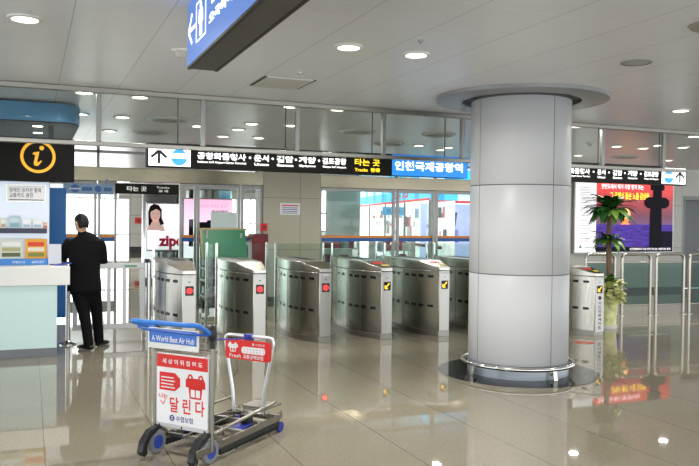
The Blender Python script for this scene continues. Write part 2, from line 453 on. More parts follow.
DIFF = mat('diffuser_metal', (196, 196, 190), .35)
dp = None
for x, y, lb in ((1.76, 10.80, 'round air diffuser in the ceiling above the second ticket gate, nearer of two'), (1.75, 12.50, 'round air diffuser behind the nearer one on the left side'),
                 (5.92, 10.63, 'nearer round air diffuser above the blue station sign'), (5.83, 12.26, 'farther round air diffuser above the yellow lettering'),
                 (4.64, 10.86, 'round air diffuser between the two pairs of ceiling diffusers'), (11.23, 12.37, 'dark round air diffuser on the right above the sunset advertisement')):
    if dp is None:
        dp = thing('air_diffuser', lb, 'air diffuser', (x, y, CEIL), group='round ceiling diffusers')
        mb(DIFF).lathe([(.2, 0), (.27, 0), (.27, -.02), (.22, -.035), (.2, 0)], n=36).build('rim', dp)
        mb(mat('diffuser_dark', (150, 150, 146), .4)).lathe([(0, -.03), (.1, -.03), (.12, -.015), (.15, -.03), (.18, -.012), (.2, -.02)], n=36).build('cone', dp)
    else:
        o = copy_tree(dp); o.location = (x, y, CEIL); o['label'] = lb
sp = thing('ceiling_speaker', 'flat round speaker grille in the ceiling right of the column top', 'speaker', (4.76, 5.13, CEIL))
mb(mat('speaker_grey', (178, 178, 174), .5)).lathe([(0, -.012), (.1, -.012), (.115, 0)], n=32).build('grille', sp)
mb(mat('speaker_rim', (150, 150, 146), .4)).lathe([(.112, 0), (.13, 0), (.13, -.01), (.112, -.014)], n=32).build('rim', sp)
sp2 = thing('ceiling_disc', 'grey round ceiling disc cut by the right edge of the photo', 'ceiling disc', (4.34, 3.96, CEIL))
mb(mat('disc_grey', (150, 148, 140), .45)).lathe([(0, -.02), (.14, -.02), (.16, 0)], n=36).build('plate', sp2)
for x, y, lb in ((1.127, 6.36, 'white smoke detector on the ceiling left of the blue hanging sign'), (8.85, 10.6, 'small detector on the ceiling behind the transom right of the column')):
    o = thing('smoke_detector', lb, 'smoke detector', (x, y, CEIL))
    mb(WHITE).lathe([(0, -.012), (.075, -.012), (.075, 0)], n=28).build('base', o)
    mb(mat('detector_cap', (205, 205, 200), .4)).lathe([(0, -.06), (.025, -.058), (.035, -.03), (.05, -.012)], n=24).build('sensor', o)
for x, y, lb in ((2.33, 6.85, 'tiny sprinkler head in the ceiling above the access hatch'), (2.73, 5.21, 'tiny sprinkler head in the ceiling near the paired downlights')):
    o = thing('sprinkler_head', lb, 'sprinkler', (x, y, CEIL))
    mb(STEEL_SMOOTH).lathe([(0, -.008), (.03, -.008), (.03, 0)], n=20).build('plate', o)
    mb(STEEL_DULL).cyl((0, 0, -.008), (0, 0, -.03), .008, 10).build('nozzle', o)
hx = thing('ceiling_hatch', 'square ceiling access hatch with dark gaps along two edges', 'ceiling hatch', (2.037, 7.135, CEIL))
for a in (.03, .53): mb(mat('hatch_gap', (66, 60, 50), .6)).box(a, 0, -.004, a+.03, .56, 0).build('gap', hx, smooth=0)
mb(mat('hatch_panel', (206, 206, 200), .4)).box(.06, 0, -.012, .53, .56, 0).build('panel', hx, .003)

# ------------------------------------------------------------------ round column
CXY = (5.012, 7.148)
c = thing('round_column', 'thick round column clad in pale grey metal panels', 'column', (*CXY, 0), kind='thing')
CLAD = mat('column_cladding', (196, 197, 198), .38, 0., spec=.5)
tocam = math.atan2(-CXY[1], -CXY[0])
levels = [.14, 1.10, 2.05, 2.985]
for k in range(3):
    for q in range(4):
        a0 = tocam + math.radians(39) + q*PI/2 + .006; a1 = a0 + PI/2 - .012
        z0, z1 = levels[k]+.005, levels[k+1]-.005
        prof = [(.53, z0), (.542, z0), (.545, z0+.004), (.545, z1-.004), (.542, z1), (.53, z1)]
        mb(CLAD).lathe(prof, n=28, a0=a0, a1=a1).build('cladding_panel', c, smooth=50)
mb(mat('joint_grey', (100, 100, 100), .6)).lathe([(0, 0), (.533, 0), (.533, CEIL), (0, CEIL)], n=64).build('core', c)
mb(mat('column_base', (150, 156, 162), .35, .3)).lathe([(.537, 0.004), (.55, .004), (.55, .12), (.537, .14)], n=64).build('base_band', c)
mb(STEEL_SMOOTH).tube([(.605*math.cos(a), .605*math.sin(a), .125) for a in [2*PI*i/72 for i in range(72)]], .022, 12, closed=True).build('guard_rail', c, label='polished steel guard rail')
for q in range(4):
    a = tocam + math.radians(39) + q*PI/2; ca, sa = math.cos(a), math.sin(a)
    m = mb(STEEL); m.bar((.625*ca, .625*sa, .006), (.605*ca, .605*sa, .115), .05, .012, (ca, sa, 0)); m.bar((.545*ca, .545*sa, .05), (.605*ca, .605*sa, .1), .03, .012)
    m.build('rail_bracket', c, .002)
mb(mat('black_granite', (24, 25, 26), .08)).lathe([(.5, .0), (.5, .004), (.872, .004), (.872, 0)], n=72).build('floor_ring', c, label='black polished stone ring in the floor')
mb(mat('collar_grey', (150, 151, 153), .35, .3)).lathe([(.645, 3.0), (.645, 2.985), (.925, 2.985), (.937, 2.992), (.937, 3.024), (.937, CEIL), (.645, CEIL), (.645, 3.0)], n=80).build('ceiling_collar', c, label='flat grey ring against the ceiling')
mb(BLACK).lathe([(.533, 3.02), (.646, 3.02)], n=64).build('shadow_gap', c, label='black sheet standing for the shade in the gap inside the ring')  # black sheet paints the shade of the open gap

# ------------------------------------------------------------------ ticket gates
GL = 1.62
def hw(y):
    pts = [(0, .085), (.3, .215), (.62, .287), (.95, .292), (1.3, .255), (1.62, .19)]
    for (a, p), (b, q) in zip(pts, pts[1:]):
        if y <= b:
            tt = (y-a)/(b-a); i = pts.index((a, p))
            p0 = pts[i-1][1] if i else p - (q-p)*.9; p3 = pts[i+2][1] if i+2 < len(pts) else q+(q-p)
            return .5*(2*p+(q-p0)*tt+(2*p0-5*p+4*q-p3)*tt*tt+(3*p-p0-3*q+p3)*tt**3)
    return pts[-1][1]
def hr_(y):
    return .085 + .09*math.sin(min(1., y/1.1)*PI/2) - .03*max(0, y-1.1)
def ztop(y): return 1.0 + .085*min(1, max(0, (y-.02)/.36))
NG = 20
YS = [0, .04] + [.04+(GL-.04)*i/NG for i in range(1, NG+1)]
def gate_slab(m, z0, zf, grow=0.):
    L = [(-hw(y)-grow, y) for y in YS]; R = [(hr_(y)+grow, y) for y in YS]; n = len(YS)
    vs = [(x, y, z0) for x, y in L]+[(x, y, z0) for x, y in R]+[(x, y, zf(y)) for x, y in L]+[(x, y, zf(y)) for x, y in R]
    fs = []
    for i in range(n-1):
        fs += [(i, i+1, 2*n+i+1, 2*n+i), (n+i, 3*n+i, 3*n+i+1, n+i+1), (i, n+i, n+i+1, i+1), (2*n+i, 2*n+i+1, 3*n+i+1, 3*n+i)]
    fs += [(0, 2*n, 3*n, n), (n-1, 2*n-1, 4*n-1, 3*n-1)]
    return m.add(vs, fs)
SLOT = mat('sensor_window', (22, 22, 24), .2)
RED_LIT = mat('red_lit_symbol', (255, 40, 40), .4, emit=3.0)
YEL_LIT = mat('yellow_lit_symbol', (250, 190, 40), .4, emit=1.6)
SEAM = mat('seam_dark', (70, 70, 66), .6)
def make_gate(label, symbol, stickers):
    t = thing('ticket_gate', label, 'ticket gate', group='row of ticket gates')
    gate_slab(mb(STEEL_DULL), 0, lambda y: .075, .004).build('plinth', t, .003)
    gate_slab(mb(STEEL), .075, lambda y: .945).build('body', t, .004, smooth=28)
    top = gate_slab(mb(STEEL), .952, ztop); top.build('top_cover', t, .004, smooth=9)
    gate_slab(mb(SEAM), .945, lambda y: .952, -.004).build('seam', t)
    for sgn in (-1, 1):
        for zr in (.86, .43):
            for y in (.14, .31, .46, .62, .9, 1.1):
                hf = hw if sgn < 0 else hr_; dx = hf(y+.03)-hf(y-.03); tv = Vector((sgn*dx, .06, 0)).normalized()
                nv = Vector((sgn*tv.y, -sgn*tv.x, 0)) if sgn > 0 else Vector((-tv.y, tv.x, 0))
                mb(SLOT).obox((sgn*hf(y), y, zr), tv, nv, (0, 0, 1), .05, .004, .02).build('sensor_window', t, .003, label='dark sensor window')
        m = mb(SEAM)
        for y in (.37, .74): m.obox((sgn*(hw(y) if sgn < 0 else hr_(y)), y, .51), (0, 1, 0), (1, 0, 0), (0, 0, 1), .004, .0015, .43)
        m.build('panel_seam', t, smooth=0)
    F = Frame((0, 0, 0))
    fp = mb(mat('front_plate', (176, 174, 167), .32, 1.)).face_rect(F, -.08, .08, .08, .94, 0, .006)
    fp.build('front_plate', t, .002)
    ds = mb(BLACK).face_rect(F, -.05, .685, .055, .805, .006, .004)
    dsp = ds.build('display', t, smooth=0, label='black display'); ds = MB()
    if symbol == 'stop':
        ds.use(RED_LIT).face_disc(F, .002, .745, .036, .010, .002); ds.use(BLACK).face_rect(F, -.018, .740, .022, .750, .0121, .001)
    else:
        ds.use(YEL_LIT).face_line(F, [(.035, .785), (-.028, .715)], .014, .010); ds.face_line(F, [(-.03, .755), (-.03, .712), (.012, .712)], .014, .010)
    ds.build('symbol', dsp, smooth=0, label='lit red disc' if symbol == 'stop' else 'lit yellow arrow')
    mb(BLACK).face_rect(F, -.012, .852, .012, .864, .006, .002).build('card_sensor', t)
    mb(mat('name_plate', (196, 200, 206), .4)).face_rect(F, -.04, .905, .05, .93, .006, .001).build('name_plate', t)
    mb(mat('reader_plate', (196, 190, 165), .22, 1.)).add([(-.06, .05, 1.0085), (.06, .05, 1.0085), (.12, .3, 1.0675), (-.17, .3, 1.0675)], [(0, 1, 2, 3)]).build('card_reader', t, label='bright sloping reader plate')
    mb(BLACK).box(-.05, .75, 1.0855, .12, 1.5, 1.088).build('ticket_slot', t)
    if stickers:
        m = mb(mat('sticker_red', (206, 52, 40), .5)).add([(-.12, .2, 1.0458), (.02, .2, 1.0458), (.06, .3, 1.069), (-.1, .3, 1.069)], [(0, 1, 2, 3)])
        m.use(mat('sticker_yellow', (222, 200, 60), .5)).add([(-.02, .1, 1.022), (.08, .1, 1.022), (.09, .17, 1.0385), (-.02, .17, 1.0385)], [(0, 1, 2, 3)])
        m.build('sticker', t, smooth=0, label='red and yellow stickers')
    mb(BLACK).face_disc(Frame((-hw(.5)-.001, .5, 0), (0, -1, 0)), 0, .2, .012).build('lock', t)
    return t
def wing(loc, label):
    """tall clear glass flap on two slim posts behind a gate"""
    w = thing('glass_barrier', label, 'glass barrier', loc, group='tall glass barriers behind the gates')
    for x in (0, .77): mb(STEEL_SMOOTH).box(x-.016, -.016, 0, x+.016, .016, 1.3).build('post', w, .004)
    mb(GLASS_WING).box(.016, -.005, .12, .754, .005, 1.29).build('glass_panel', w, smooth=0)
    mb(GLASS_WING).box(.765, -.5, .12, .775, -.016, 1.29).build('side_glass', w, smooth=0)
    return w
names = ['ticket gate with red disc just behind the luggage cart handle, first from the left', 'ticket gate with red disc in front of the green board, second from the left',
         'ticket gate with red disc standing before the beige pier', 'ticket gate with yellow arrow standing right of the last red disc gate',
         'ticket gate with yellow arrow just left of the gate hidden by the round column', 'ticket gate mostly hidden by the left side of the round column']
gp = {}
for i in range(6):
    sym = 'stop' if i < 3 else 'go'
    if sym not in gp: g = gp[sym] = make_gate(names[i], sym, sym == 'go')
    else: g = copy_tree(gp[sym]); g['label'] = names[i]
    g.location = (1.852+.917*i, 9.69, 0)
    lb = ['clear glass barrier behind the first ticket gate from the left', 'clear glass barrier behind the second ticket gate, below the green board', 'clear glass barrier in front of the beige pier',
          'clear glass barrier behind the first gate with a yellow arrow', 'clear glass barrier behind the gate left of the hidden one', 'clear glass barrier beside the left edge of the round column'][i]
    if i == 0: wp = wing((1.65, 11.33, 0), lb)
    else: wq = copy_tree(wp); wq.location = (1.65+.92*i, 11.33, 0); wq['label'] = lb
# single gate right of the column, with its notice board
g = copy_tree(gp['go']); g.location = (7.73, 9.0, 0); g.scale = (.92, .92, .92); g['label'] = 'single ticket gate right of the round column behind a white upright notice'
nb = thing('notice_board', 'narrow white upright notice with vertical lettering on the single gate right of the column', 'sign', (7.73, 8.992, 0))
F = Frame((0, 0, 0))
m = mb(PRINT_WHITE).face_rect(F, -.075, .06, .075, .615, .0, .006); m.build('board', nb, .002)
m = mb(mat('maroon_print', (90, 30, 34), .5)).face_disc(F, 0, .56, .03, .006, .001, 20)
m.use(BLACK)
for k, ch in enumerate('카드전용게이트'): m.face_text(F, ch, -.03, .46-k*.06, .03, .505-k*.06, .006, .0012, .02)
m.build('lettering', nb, smooth=0)
# low mark on the floor beside it
tag(mb(mat('floor_sticker', (196, 70, 50), .5)).lathe([(.05, .001), (.14, .001)], c=(7.1, 8.55, 0), n=32).build('floor_sticker', smooth=0), 'thin red ring sticker on the floor right of the column', 'floor sticker')

# swing barrier between the counter and the first gate
b = thing('swing_barrier', 'low grey metal swing barrier between the man and the first ticket gate', 'barrier', (.46, 10.75, 0))
GM = mat('grey_satin_metal', (176, 176, 172), .35, .75)
m = mb(GM).box(.06, -.02, .97, .99, .02, 1.05).box(.06, -.02, .16, .99, .02, .23); m.box(.92, -.02, .23, .99, .02, .97); m.box(.06, -.02, .23, .12, .02, .97)
m.build('frame', b, .004)
for x in (.33, .52, .72): mb(GM).box(x-.025, -.012, .23, x+.025, .012, .97).build('upright', b, .003)
mb(mat('green_label', (110, 160, 140), .5)).face_rect(Frame((0, -.02, 0)), .72, .99, .88, 1.02, .0, .002).build('label_plate', b)
p = mb(STEEL_SMOOTH).cyl((1.045, 0, .012), (1.045, 0, 1.08), .03, 20); p.use(STEEL).cyl((1.045, 0, 0), (1.045, 0, .012), .055, 24); p.build('hinge_post', b)
mb(BLACK).box(.98, -.045, 1.05, 1.05, .0, 1.1).build('hinge', b, .006)
p = thing('chrome_post', 'chrome post with a round foot between the counter and the man', 'post', (.46, 10.62, 0))
mb(STEEL_SMOOTH).cyl((0, 0, .02), (0, 0, 1.0), .03, 20).build('pole', p)
mb(STEEL_SMOOTH).lathe([(0, 0), (.11, 0), (.11, .012), (.05, .03), (.03, .05), (0, .05)], n=28).build('foot', p)

# ------------------------------------------------------------------ hoop railings
RAILM = mat('railing_steel', (168, 162, 150), .22, 1.)
rp = None
for i, (x, y, lb) in enumerate(((9.07, 10.93, 'steel hoop railing half hidden by the potted tree'), (9.83, 10.86, 'first steel hoop railing right of the potted tree'),
                                (10.55, 10.78, 'second steel hoop railing right of the potted tree'), (11.28, 10.71, 'steel hoop railing cut by the right edge of the photo'))):
    if rp is None:
        rp = thing('hoop_railing', lb, 'railing', group='steel hoop railings with glass')
        hoop = fillet([(0, 0, 0), (0, 0, 1.11), (.6, 0, 1.11), (.6, 0, 0)], .11, 8)
        mb(RAILM).tube(hoop, .029, 14).build('hoop', rp)
        mb(RAILM).cyl((.03, 0, .19), (.57, 0, .19), .014, 10).cyl((.03, 0, .96), (.57, 0, .96), .014, 10).build('crossbar', rp)
        mb(GLASS_GREEN).box(.028, -.005, .2, .572, .005, .95).build('glass_panel', rp, smooth=0)
        for x2 in (0, .6): mb(STEEL).lathe([(0, 0), (.06, 0), (.06, .01), (.03, .02)], c=(x2, 0, 0), n=24).build('foot_plate', rp)
        o = rp
    else: o = copy_tree(rp); o['label'] = lb
    o.location = (x, y, 0); o.rotation_euler = (0, 0, math.radians(-6))

# ------------------------------------------------------------------ hanging direction signs
SIGN_BLACK = mat('sign_black', (30, 29, 25), .5, spec=.15)
SIGN_LIT = mat('sign_lit_white', (252, 252, 250), .4, emit=1.5)
SIGN_BLUE = mat('sign_lit_blue', (40, 130, 220), .4, emit=.85)
SIGN_SKY = mat('logo_sky_blue', (60, 156, 226), .4, emit=.9)
SIGN_YEL = mat('sign_lit_yellow', (250, 214, 40), .4, emit=1.2)
def logo_panel(m, F, u0, flip):
    m.use(SIGN_LIT).face_rect(F, u0, .012, u0+.49, .262, .0, .003)
    ua, uc = (u0+.12, u0+.355) if not flip else (u0+.37, u0+.14)
    m.use(BLACK).face_line(F, [(ua, .035), (ua, .18)], .032, .003).face_line(F, [(ua-.09, .11), (ua, .19), (ua+.09, .11)], .032, .0032)
    m.use(SIGN_SKY).face_disc(F, uc, .118, .098, .003)
    m.use(SIGN_LIT).face_rect(F, uc-.1, .105, uc+.1, .165, .0051, .0005)
    m.use(SIGN_SKY).face_text(F, '공항철도', uc-.095, .108, uc+.095, .162, .0056, .001, .02)
def stations(box, F, us):
    for (ko, en, a, b_) in us:
        m = mb(SIGN_LIT)
        m.face_text(F, ko, a, .110, b_, .192, .002, .0012, .025)
        m.face_text(F, en, a+.005, .058, b_, .092, .002, .0012, .02); m.build('station_name', box, smooth=0)
ST = [('공항화물청사', "Incheon Int'l Airport Cargo Terminal", .57, 1.17), ('운서', 'Unseo', 1.27, 1.46), ('검암', 'Geomam', 1.56, 1.78), ('계양', 'Gyeyang', 1.85, 2.08), ('김포공항', "Gimpo Int'l Airport", 2.17, 2.5)]
s = thing('direction_sign', 'long lit overhead sign with up arrow, station names and a blue station name panel', 'sign', (1.197, 8.656, 2.225))
s.scale = (.939, .939, .939)
sb = mb(SIGN_BLACK).box(-.015, 0, -.005, 4.32, .16, .283).build('sign_box', s, .006)
F = Frame((0, 0, 0))
m = mb(SIGN_LIT); logo_panel(m, F, 0, False); stations(sb, F, ST); m.use(SIGN_LIT)
for u in (1.22, 1.51, 1.815, 2.125): m.face_disc(F, u, .15, .014, .002)
m.use(SIGN_YEL).face_text(F, '타는 곳', 2.62, .11, 2.98, .20, .002, .0012, .02).face_text(F, 'Tracks  乘場', 2.62, .03, 2.98, .085, .002, .0012, .02)
m.build('lettering', sb, smooth=0)
m = mb(SIGN_BLUE).face_rect(F, 3.16, .0, 4.31, .278, .0, .003); m.use(SIGN_LIT).face_text(F, '인천국제공항역', 3.2, .07, 4.24, .195, .003, .0012, .03)
m.build('station_panel', s, smooth=0, label='lit blue panel with white lettering')
for x in (.35, 1.7, 2.9, 4.0): mb(DARK).cyl((x, .08, .28), (x, .08, (CEIL-2.225)/.939), .008, 8).build('hanger_rod', s)
s = thing('direction_sign', 'lit overhead sign with station names right of the round column, arrow at its right end', 'sign', (6.03, 8.656, 2.237))
s.scale = (.939, .939, .939)
sb = mb(SIGN_BLACK).box(-.015, 0, -.005, 3.19, .16, .283).build('sign_box', s, .006)
m = mb(SIGN_LIT); logo_panel(m, F, 2.68, True)
R = [(k, e, a-.02+.17, b_-.02+.13) for (k, e, a, b_) in ST]
stations(sb, F, [(k, e, a, b_) for (k, e, a, b_) in R])
m.use(SIGN_LIT)
for u in (1.22, 1.51, 1.815, 2.125): m.face_disc(F, u+.13, .15, .014, .002)
m.build('lettering', sb, smooth=0)
for x in (.4, 1.5, 2.7): mb(DARK).cyl((x, .08, .28), (x, .08, (CEIL-2.237)/.939), .008, 8).build('hanger_rod', s)

# big blue sign overhead, running away from the viewpoint
s = thing('overhead_sign', 'large blue lit ceiling sign with white arrow and figure symbol, dark underside', 'sign', (.939, 5.03, 2.626))
s.scale = (.939, .939, .939)
mb(mat('sign_underside', (78, 76, 68), .5)).box(.004, -3.2, 0, .206, 0, .43).build('housing', s, .004)
BIGBLUE = mat('big_sign_blue', (80, 116, 184), .35, emit=.6)
F2 = Frame((0, 0, 0), (0, -1, 0), (0, 0, 1))
lfc = mb(BIGBLUE).face_rect(F2, 0, .012, 3.19, .43, -.004, .006).build('lit_face', s, smooth=0)
m = mb(SIGN_LIT)
m.face_line(F2, [(.29, .235), (.05, .235)], .022, .003).face_line(F2, [(.17, .335), (.05, .235), (.17, .14)], .022, .0032)
for a, b_ in (((.315, .115), (.6, .115)), ((.6, .115), (.6, .36)), ((.6, .36), (.315, .36)), ((.315, .36), (.315, .115))): m.face_line(F2, [a, b_], .008, .003)
m.face_disc(F2, .455, .325, .022, .003, n=16)
m.face_poly(F2, [(.405, .3), (.505, .3), (.52, .22), (.495, .215), (.485, .265), (.49, .135), (.463, .135), (.455, .2), (.447, .135), (.42, .135), (.425, .265), (.415, .215), (.39, .22)], .003)
m.face_text(F2, '엘리베이터', .74, .25, 1.5, .33, .003, .0012, .03).face_text(F2, '오국여객터미널', .70, .14, 1.75, .205, .003, .0012, .03)
m.build('lettering', lfc, smooth=0)
mb(BLACK).box(-.004, -3.2, -.004, .02, 0, .012).box(.19, -3.2, -.004, .21, 0, .012).build('edge_trim', s, smooth=0)

# platform sign and pale map banner on the portal header
s = thing('platform_sign', 'small black sign reading Tracks in two scripts on the portal header', 'sign', (1.455, 14.78, 2.11))
mb(SIGN_BLACK).box(0, 0, 0, 1.16, .1, .19).build('sign_box', s, .004)
m = mb(mat('sign_dim_white', (225, 225, 215), .4, emit=.5)).face_text(F, '타는 곳', .2, .05, .56, .14, .0, .002, .02); m.face_text(F, 'Tracks', .74, .11, .98, .15, .0, .002); m.face_text(F, '乘 場', .78, .04, .96, .085, .0, .002)
m.build('lettering', s, smooth=0)
s = thing('guide_banner', 'pale blue guide banner beside the small black Tracks sign', 'banner', (.55, 14.845, 2.085))
m = mb(mat('banner_blue', (150, 178, 206), .5)).box(0, 0, 0, .88, .06, .19).box(.1, .03, .19, .14, .12, .29).box(.74, .03, .19, .78, .12, .29); m.build('panel', s, .003)
m = mb(mat('banner_dark', (72, 118, 178), .5)).face_disc(F, .2, .1, .075); m.face_disc(F, .6, .1, .06); m.use(PRINT_WHITE).face_rect(F, .1, .085, .3, .11, .002)
m.use(mat('banner_dark', (72, 118, 178), .5)).face_rect(F, .32, .06, .5, .13).face_rect(F, .7, .06, .84, .13); m.build('print', s, smooth=0)
# notice on the pier, red alarm
s = thing('paper_notice', 'white paper notice with red and blue lines on the beige pier', 'notice', (4.66, 14.895, 1.76))
mb(PRINT_WHITE).box(0, -.01, 0, .43, .012, .24).build('sheet', s)
Fn = Frame((0, -.01, 0)); m = mb(RED)
m.face_rect(Fn, .04, .18, .39, .2)
m.use(mat('ink_blue', (60, 80, 160), .6))
for k in range(4): m.face_rect(Fn, .05, .03+.035*k, .38, .042+.035*k)
m.build('print', s, smooth=0)
def redbox(loc, w_, h_, lb):
    o = thing('fire_alarm_box', lb, 'fire alarm', loc); mb(RED).box(0, 0, 0, w_, .1, h_).build('case', o, .008); mb(mat('call_button', (120, 22, 20), .4)).face_disc(F, w_/2, h_/2, min(w_, h_)*.22, .0, .004).build('call_button', o)
redbox((4.24, 14.805, 1.43), .14, .15, 'small red fire alarm box at the left edge of the beige pier')
redbox((4.7, 38.41, 1.4), .34, .3, 'red fire alarm box on the far tiled wall')

# ------------------------------------------------------------------ sunset advertisement
a = thing('lightbox_advertisement', 'large backlit sunset poster with a dark control tower on the right wall', 'advertisement', (11.72, 14.5, .98))
AW, AH = 2.97, 1.68
mb(mat('ad_frame', (176, 176, 172), .3, .8)).box(-.03, .0, -.03, AW+.03, .1, AH+.03).build('frame', a, .006)
SKYG = ramp_mat('sunset_print', 'Z', [(0, (46, 34, 84)), (.30, (70, 44, 104)), (.38, (92, 50, 96)), (.52, (92, 30, 54)), (.75, (160, 36, 44)), (1, (226, 56, 44))], .9, 0, AH)
m = MB().use(SKYG).face_rect(F, .60, 0, AW, AH, .0, .004)
m.build('poster_sky', a, smooth=0, label='backlit red to violet sky')
m = mb(LIT_WHITE).face_rect(F, 0, 0, .60, AH, .0, .004); m.use(mat('print_grey', (176, 176, 186), .5, emit=.35))
for k in range(22): m.face_rect(F, .12, .25+.06*k, .12+.45*(.6+.4*random.random()), .268+.06*k, .004)
m.use(mat('ad_green', (30, 110, 70), .5, emit=.5)).face_poly(F, [(.1, .1), (.2, .1), (.15, .17)], .004); m.use(MATS['print_grey']).face_rect(F, .28, .1, .55, .125, .004)
m.build('text_column', a, smooth=0, label='white text column')
m = mb(mat('ad_sea', (72, 52, 138), .5, emit=.75, noise=(5, .45, (.7, 1, 6)))).face_rect(F, .60, .12, AW, .66, .005)
m.use(mat('ad_shore', (18, 14, 36), .5, emit=.3)).face_rect(F, .60, 0, AW, .12, .005).face_rect(F, 2.62, .12, AW, .5, .008)
m.build('sea', a, smooth=0, label='violet sea')
m = mb(mat('ad_sun', (252, 140, 84), .5, emit=1.1)).face_disc(F, 1.47, .88, .17, .008); m.use(mat('ad_sun_core', (255, 214, 130), .5, emit=1.2)).face_disc(F, 1.47, .92, .12, .0101)
m.use(MATS['ad_sun']).face_poly(F, [(1.32, .66), (1.62, .66), (1.55, .7), (1.54, .78), (1.4, .78), (1.39, .7)], .008); m.build('sun', a, smooth=0, label='orange setting sun')
m = mb(mat('ad_tower', (14, 11, 24), .5, emit=.1))
m.face_poly(F, [(2.22, .12), (2.62, .12), (2.60, 1.1), (2.24, 1.1)], .011).face_poly(F, [(2.05, 1.14), (2.16, 1.06), (2.72, 1.06), (2.84, 1.14), (2.84, 1.26), (2.72, 1.33), (2.16, 1.33), (2.05, 1.26)], .0112)
m.face_poly(F, [(2.32, 1.3), (2.6, 1.3), (2.6, 1.56), (2.32, 1.56)], .0114).face_poly(F, [(2.24, 1.5), (2.68, 1.5), (2.68, AH), (2.24, AH)], .0116)
m.build('tower_silhouette', a, smooth=0, label='dark control tower silhouette')
m = mb(mat('ad_white', (250, 240, 244), .5, emit=1.2)).face_text(F, '한반도에서 해가 가장 먼저 뜨는', .74, 1.5, 2.02, 1.62, .012, .001, .02)
m.face_text(F, '인천공항에서 가장 먼저 만나는 아름다운 풍경', 1.62, .04, 2.9, .095, .012, .001, .01)
m.use(mat('ad_yellow', (250, 226, 60), .5, emit=1.3)).face_text(F, '그 곳에서 붉은 노을 감상을', 1.0, 1.26, 2.2, 1.43, .012, .001, .02); m.build('lettering', a, smooth=0)

# ------------------------------------------------------------------ potted tree
PX = (8.48, 9.68)
p = thing('potted_plant', 'tall dracaena tree in a pale green wrapped pot beside the single gate', 'plant', (*PX, 0))
mb(WHITE).lathe([(0, 0), (.15, 0), (.155, .05), (.0, .05)], n=28).build('saucer', p)
WRAP = mat('green_wrap', (230, 238, 168), .55, noise=(9, .25))
pot = mb(WRAP).lathe([(.0, .05), (.135, .05), (.165, .45), (.15, .47), (.0, .44)], n=32).build('pot', p, label='pot wrapped in pale green paper')
fr = mb(WRAP)
for k in range(150):
    an = random.random()*2*PI; r0 = .10+.05*random.random(); z = .40+.28*random.random(); q = Vector((math.cos(an), math.sin(an), 0)); tq = Vector((-q.y, q.x, 0))
    r1 = .17+.12*random.random(); wd = .05+.03*random.random()
    a_ = q*r0+Vector((0, 0, z)); e_ = q*(r1+.03)+Vector((0, 0, z+random.uniform(-.06, .12)))
    md = (a_+e_)/2+Vector((0, 0, .035))
    fr.add([a_-tq*wd*.5, a_+tq*wd*.5, md+tq*wd, e_+tq*wd*.6+Vector((0, 0, random.uniform(-.03, .03))), e_-tq*wd*.6, md-tq*wd], [(0, 1, 2, 5), (5, 2, 3, 4)])
fr.build('paper_frill', pot, smooth=60, label='crumpled pale green paper frill')
TRK = mat('trunk_bark', (120, 98, 74), .8, noise=(30, .35, (1, 1, 4)))
tp = [(.02, 0, .44), (.03, 0, .8), (.02, .01, 1.15), (.0, .0, 1.5), (.03, .0, 1.98)]
mb(TRK).tube(tp, [.05, .046, .043, .04, .03], 14).build('trunk', p)
LEAF = mat('leaf_green', (48, 100, 40), .4, noise=(6, .4)); LEAF2 = mat('leaf_light', (126, 168, 72), .4, noise=(6, .3))
def leaf_tuft(c, n, L, up0, up1, W_=.05):
    m = MB()
    for k in range(n):
        m.use(LEAF if random.random() < .7 else LEAF2)
        an = 2*PI*k/n*2.618+random.random(); q = Vector((math.cos(an), math.sin(an), 0)); tq = Vector((-q.y, q.x, 0)); el = random.uniform(up0, up1); Lk = L*random.uniform(.7, 1.1)
        pts = []; pos = Vector(c)+q*.02; e = el
        for i in range(7):
            tt = i/6; wd = W_*math.sin(PI*min(1, .12+tt*.88))+.002
            pts.append((pos-tq*wd+Vector((0, 0, .006)), pos.copy(), pos+tq*wd+Vector((0, 0, .006))))
            pos = pos+(q*math.cos(e)+Vector((0, 0, math.sin(e))))*Lk/6; e -= .2
        vs = [v for r in pts for v in r]; fs = []
        for i in range(6):
            for j in range(2): fs.append((i*3+j, i*3+j+1, (i+1)*3+j+1, (i+1)*3+j))
        m.add(vs, fs)
    return m
leaf_tuft((.03, 0, 1.88), 84, .46, -.25, 1.2, .07).build('leaves', p, smooth=60)
leaf_tuft((.01, 0, 1.40), 40, .34, -.2, 1.0).build('leaves', p, smooth=60)
leaf_tuft((.03, 0, .72), 30, .26, .2, 1.2).build('leaves', p, smooth=60)

# ------------------------------------------------------------------ information counter
SILVER = mat('silver_panel', (196, 202, 210), .3, .55)
k = thing('information_counter', 'white topped information counter with a pale frosted glass front', 'counter', (0, 9.77, 0))
mb(WHITE).box(-2.2, -.03, .845, .442, .75, 1.07).build('counter_top', k, .008)
mb(mat('frosted_front', (196, 222, 220), .12, 0, spec=.6)).box(-2.2, 0.0, .1, .30, .02, .845).build('front_panel', k, .003, label='pale frosted glass front')
mb(mat('counter_body', (60, 110, 150), .4)).box(-2.2, .02, .1, .295, .7, .845).build('cabinet', k, label='blue side')
mb(mat('kick_grey', (112, 116, 120), .4, .3)).box(-2.2, .0, 0, .302, .7, .1).build('kick_plate', k, .003)
k = thing('information_kiosk', 'silver information kiosk wall with a notice and brochure ledges on the counter', 'kiosk', (0, 10.2, 1.07))
mb(SILVER).box(-2.2, 0, 0, .22, .22, 1.02).build('back_panel', k, .006)
Fk = Frame((0, 0, -1.07))
m = mb(STEEL).face_rect(Fk, -.27, 1.835, .175, 2.045, .0, .008); m.use(PRINT_WHITE).face_rect(Fk, -.26, 1.845, .165, 2.035, .008, .002); nf = m.build('notice_frame', k, smooth=0)
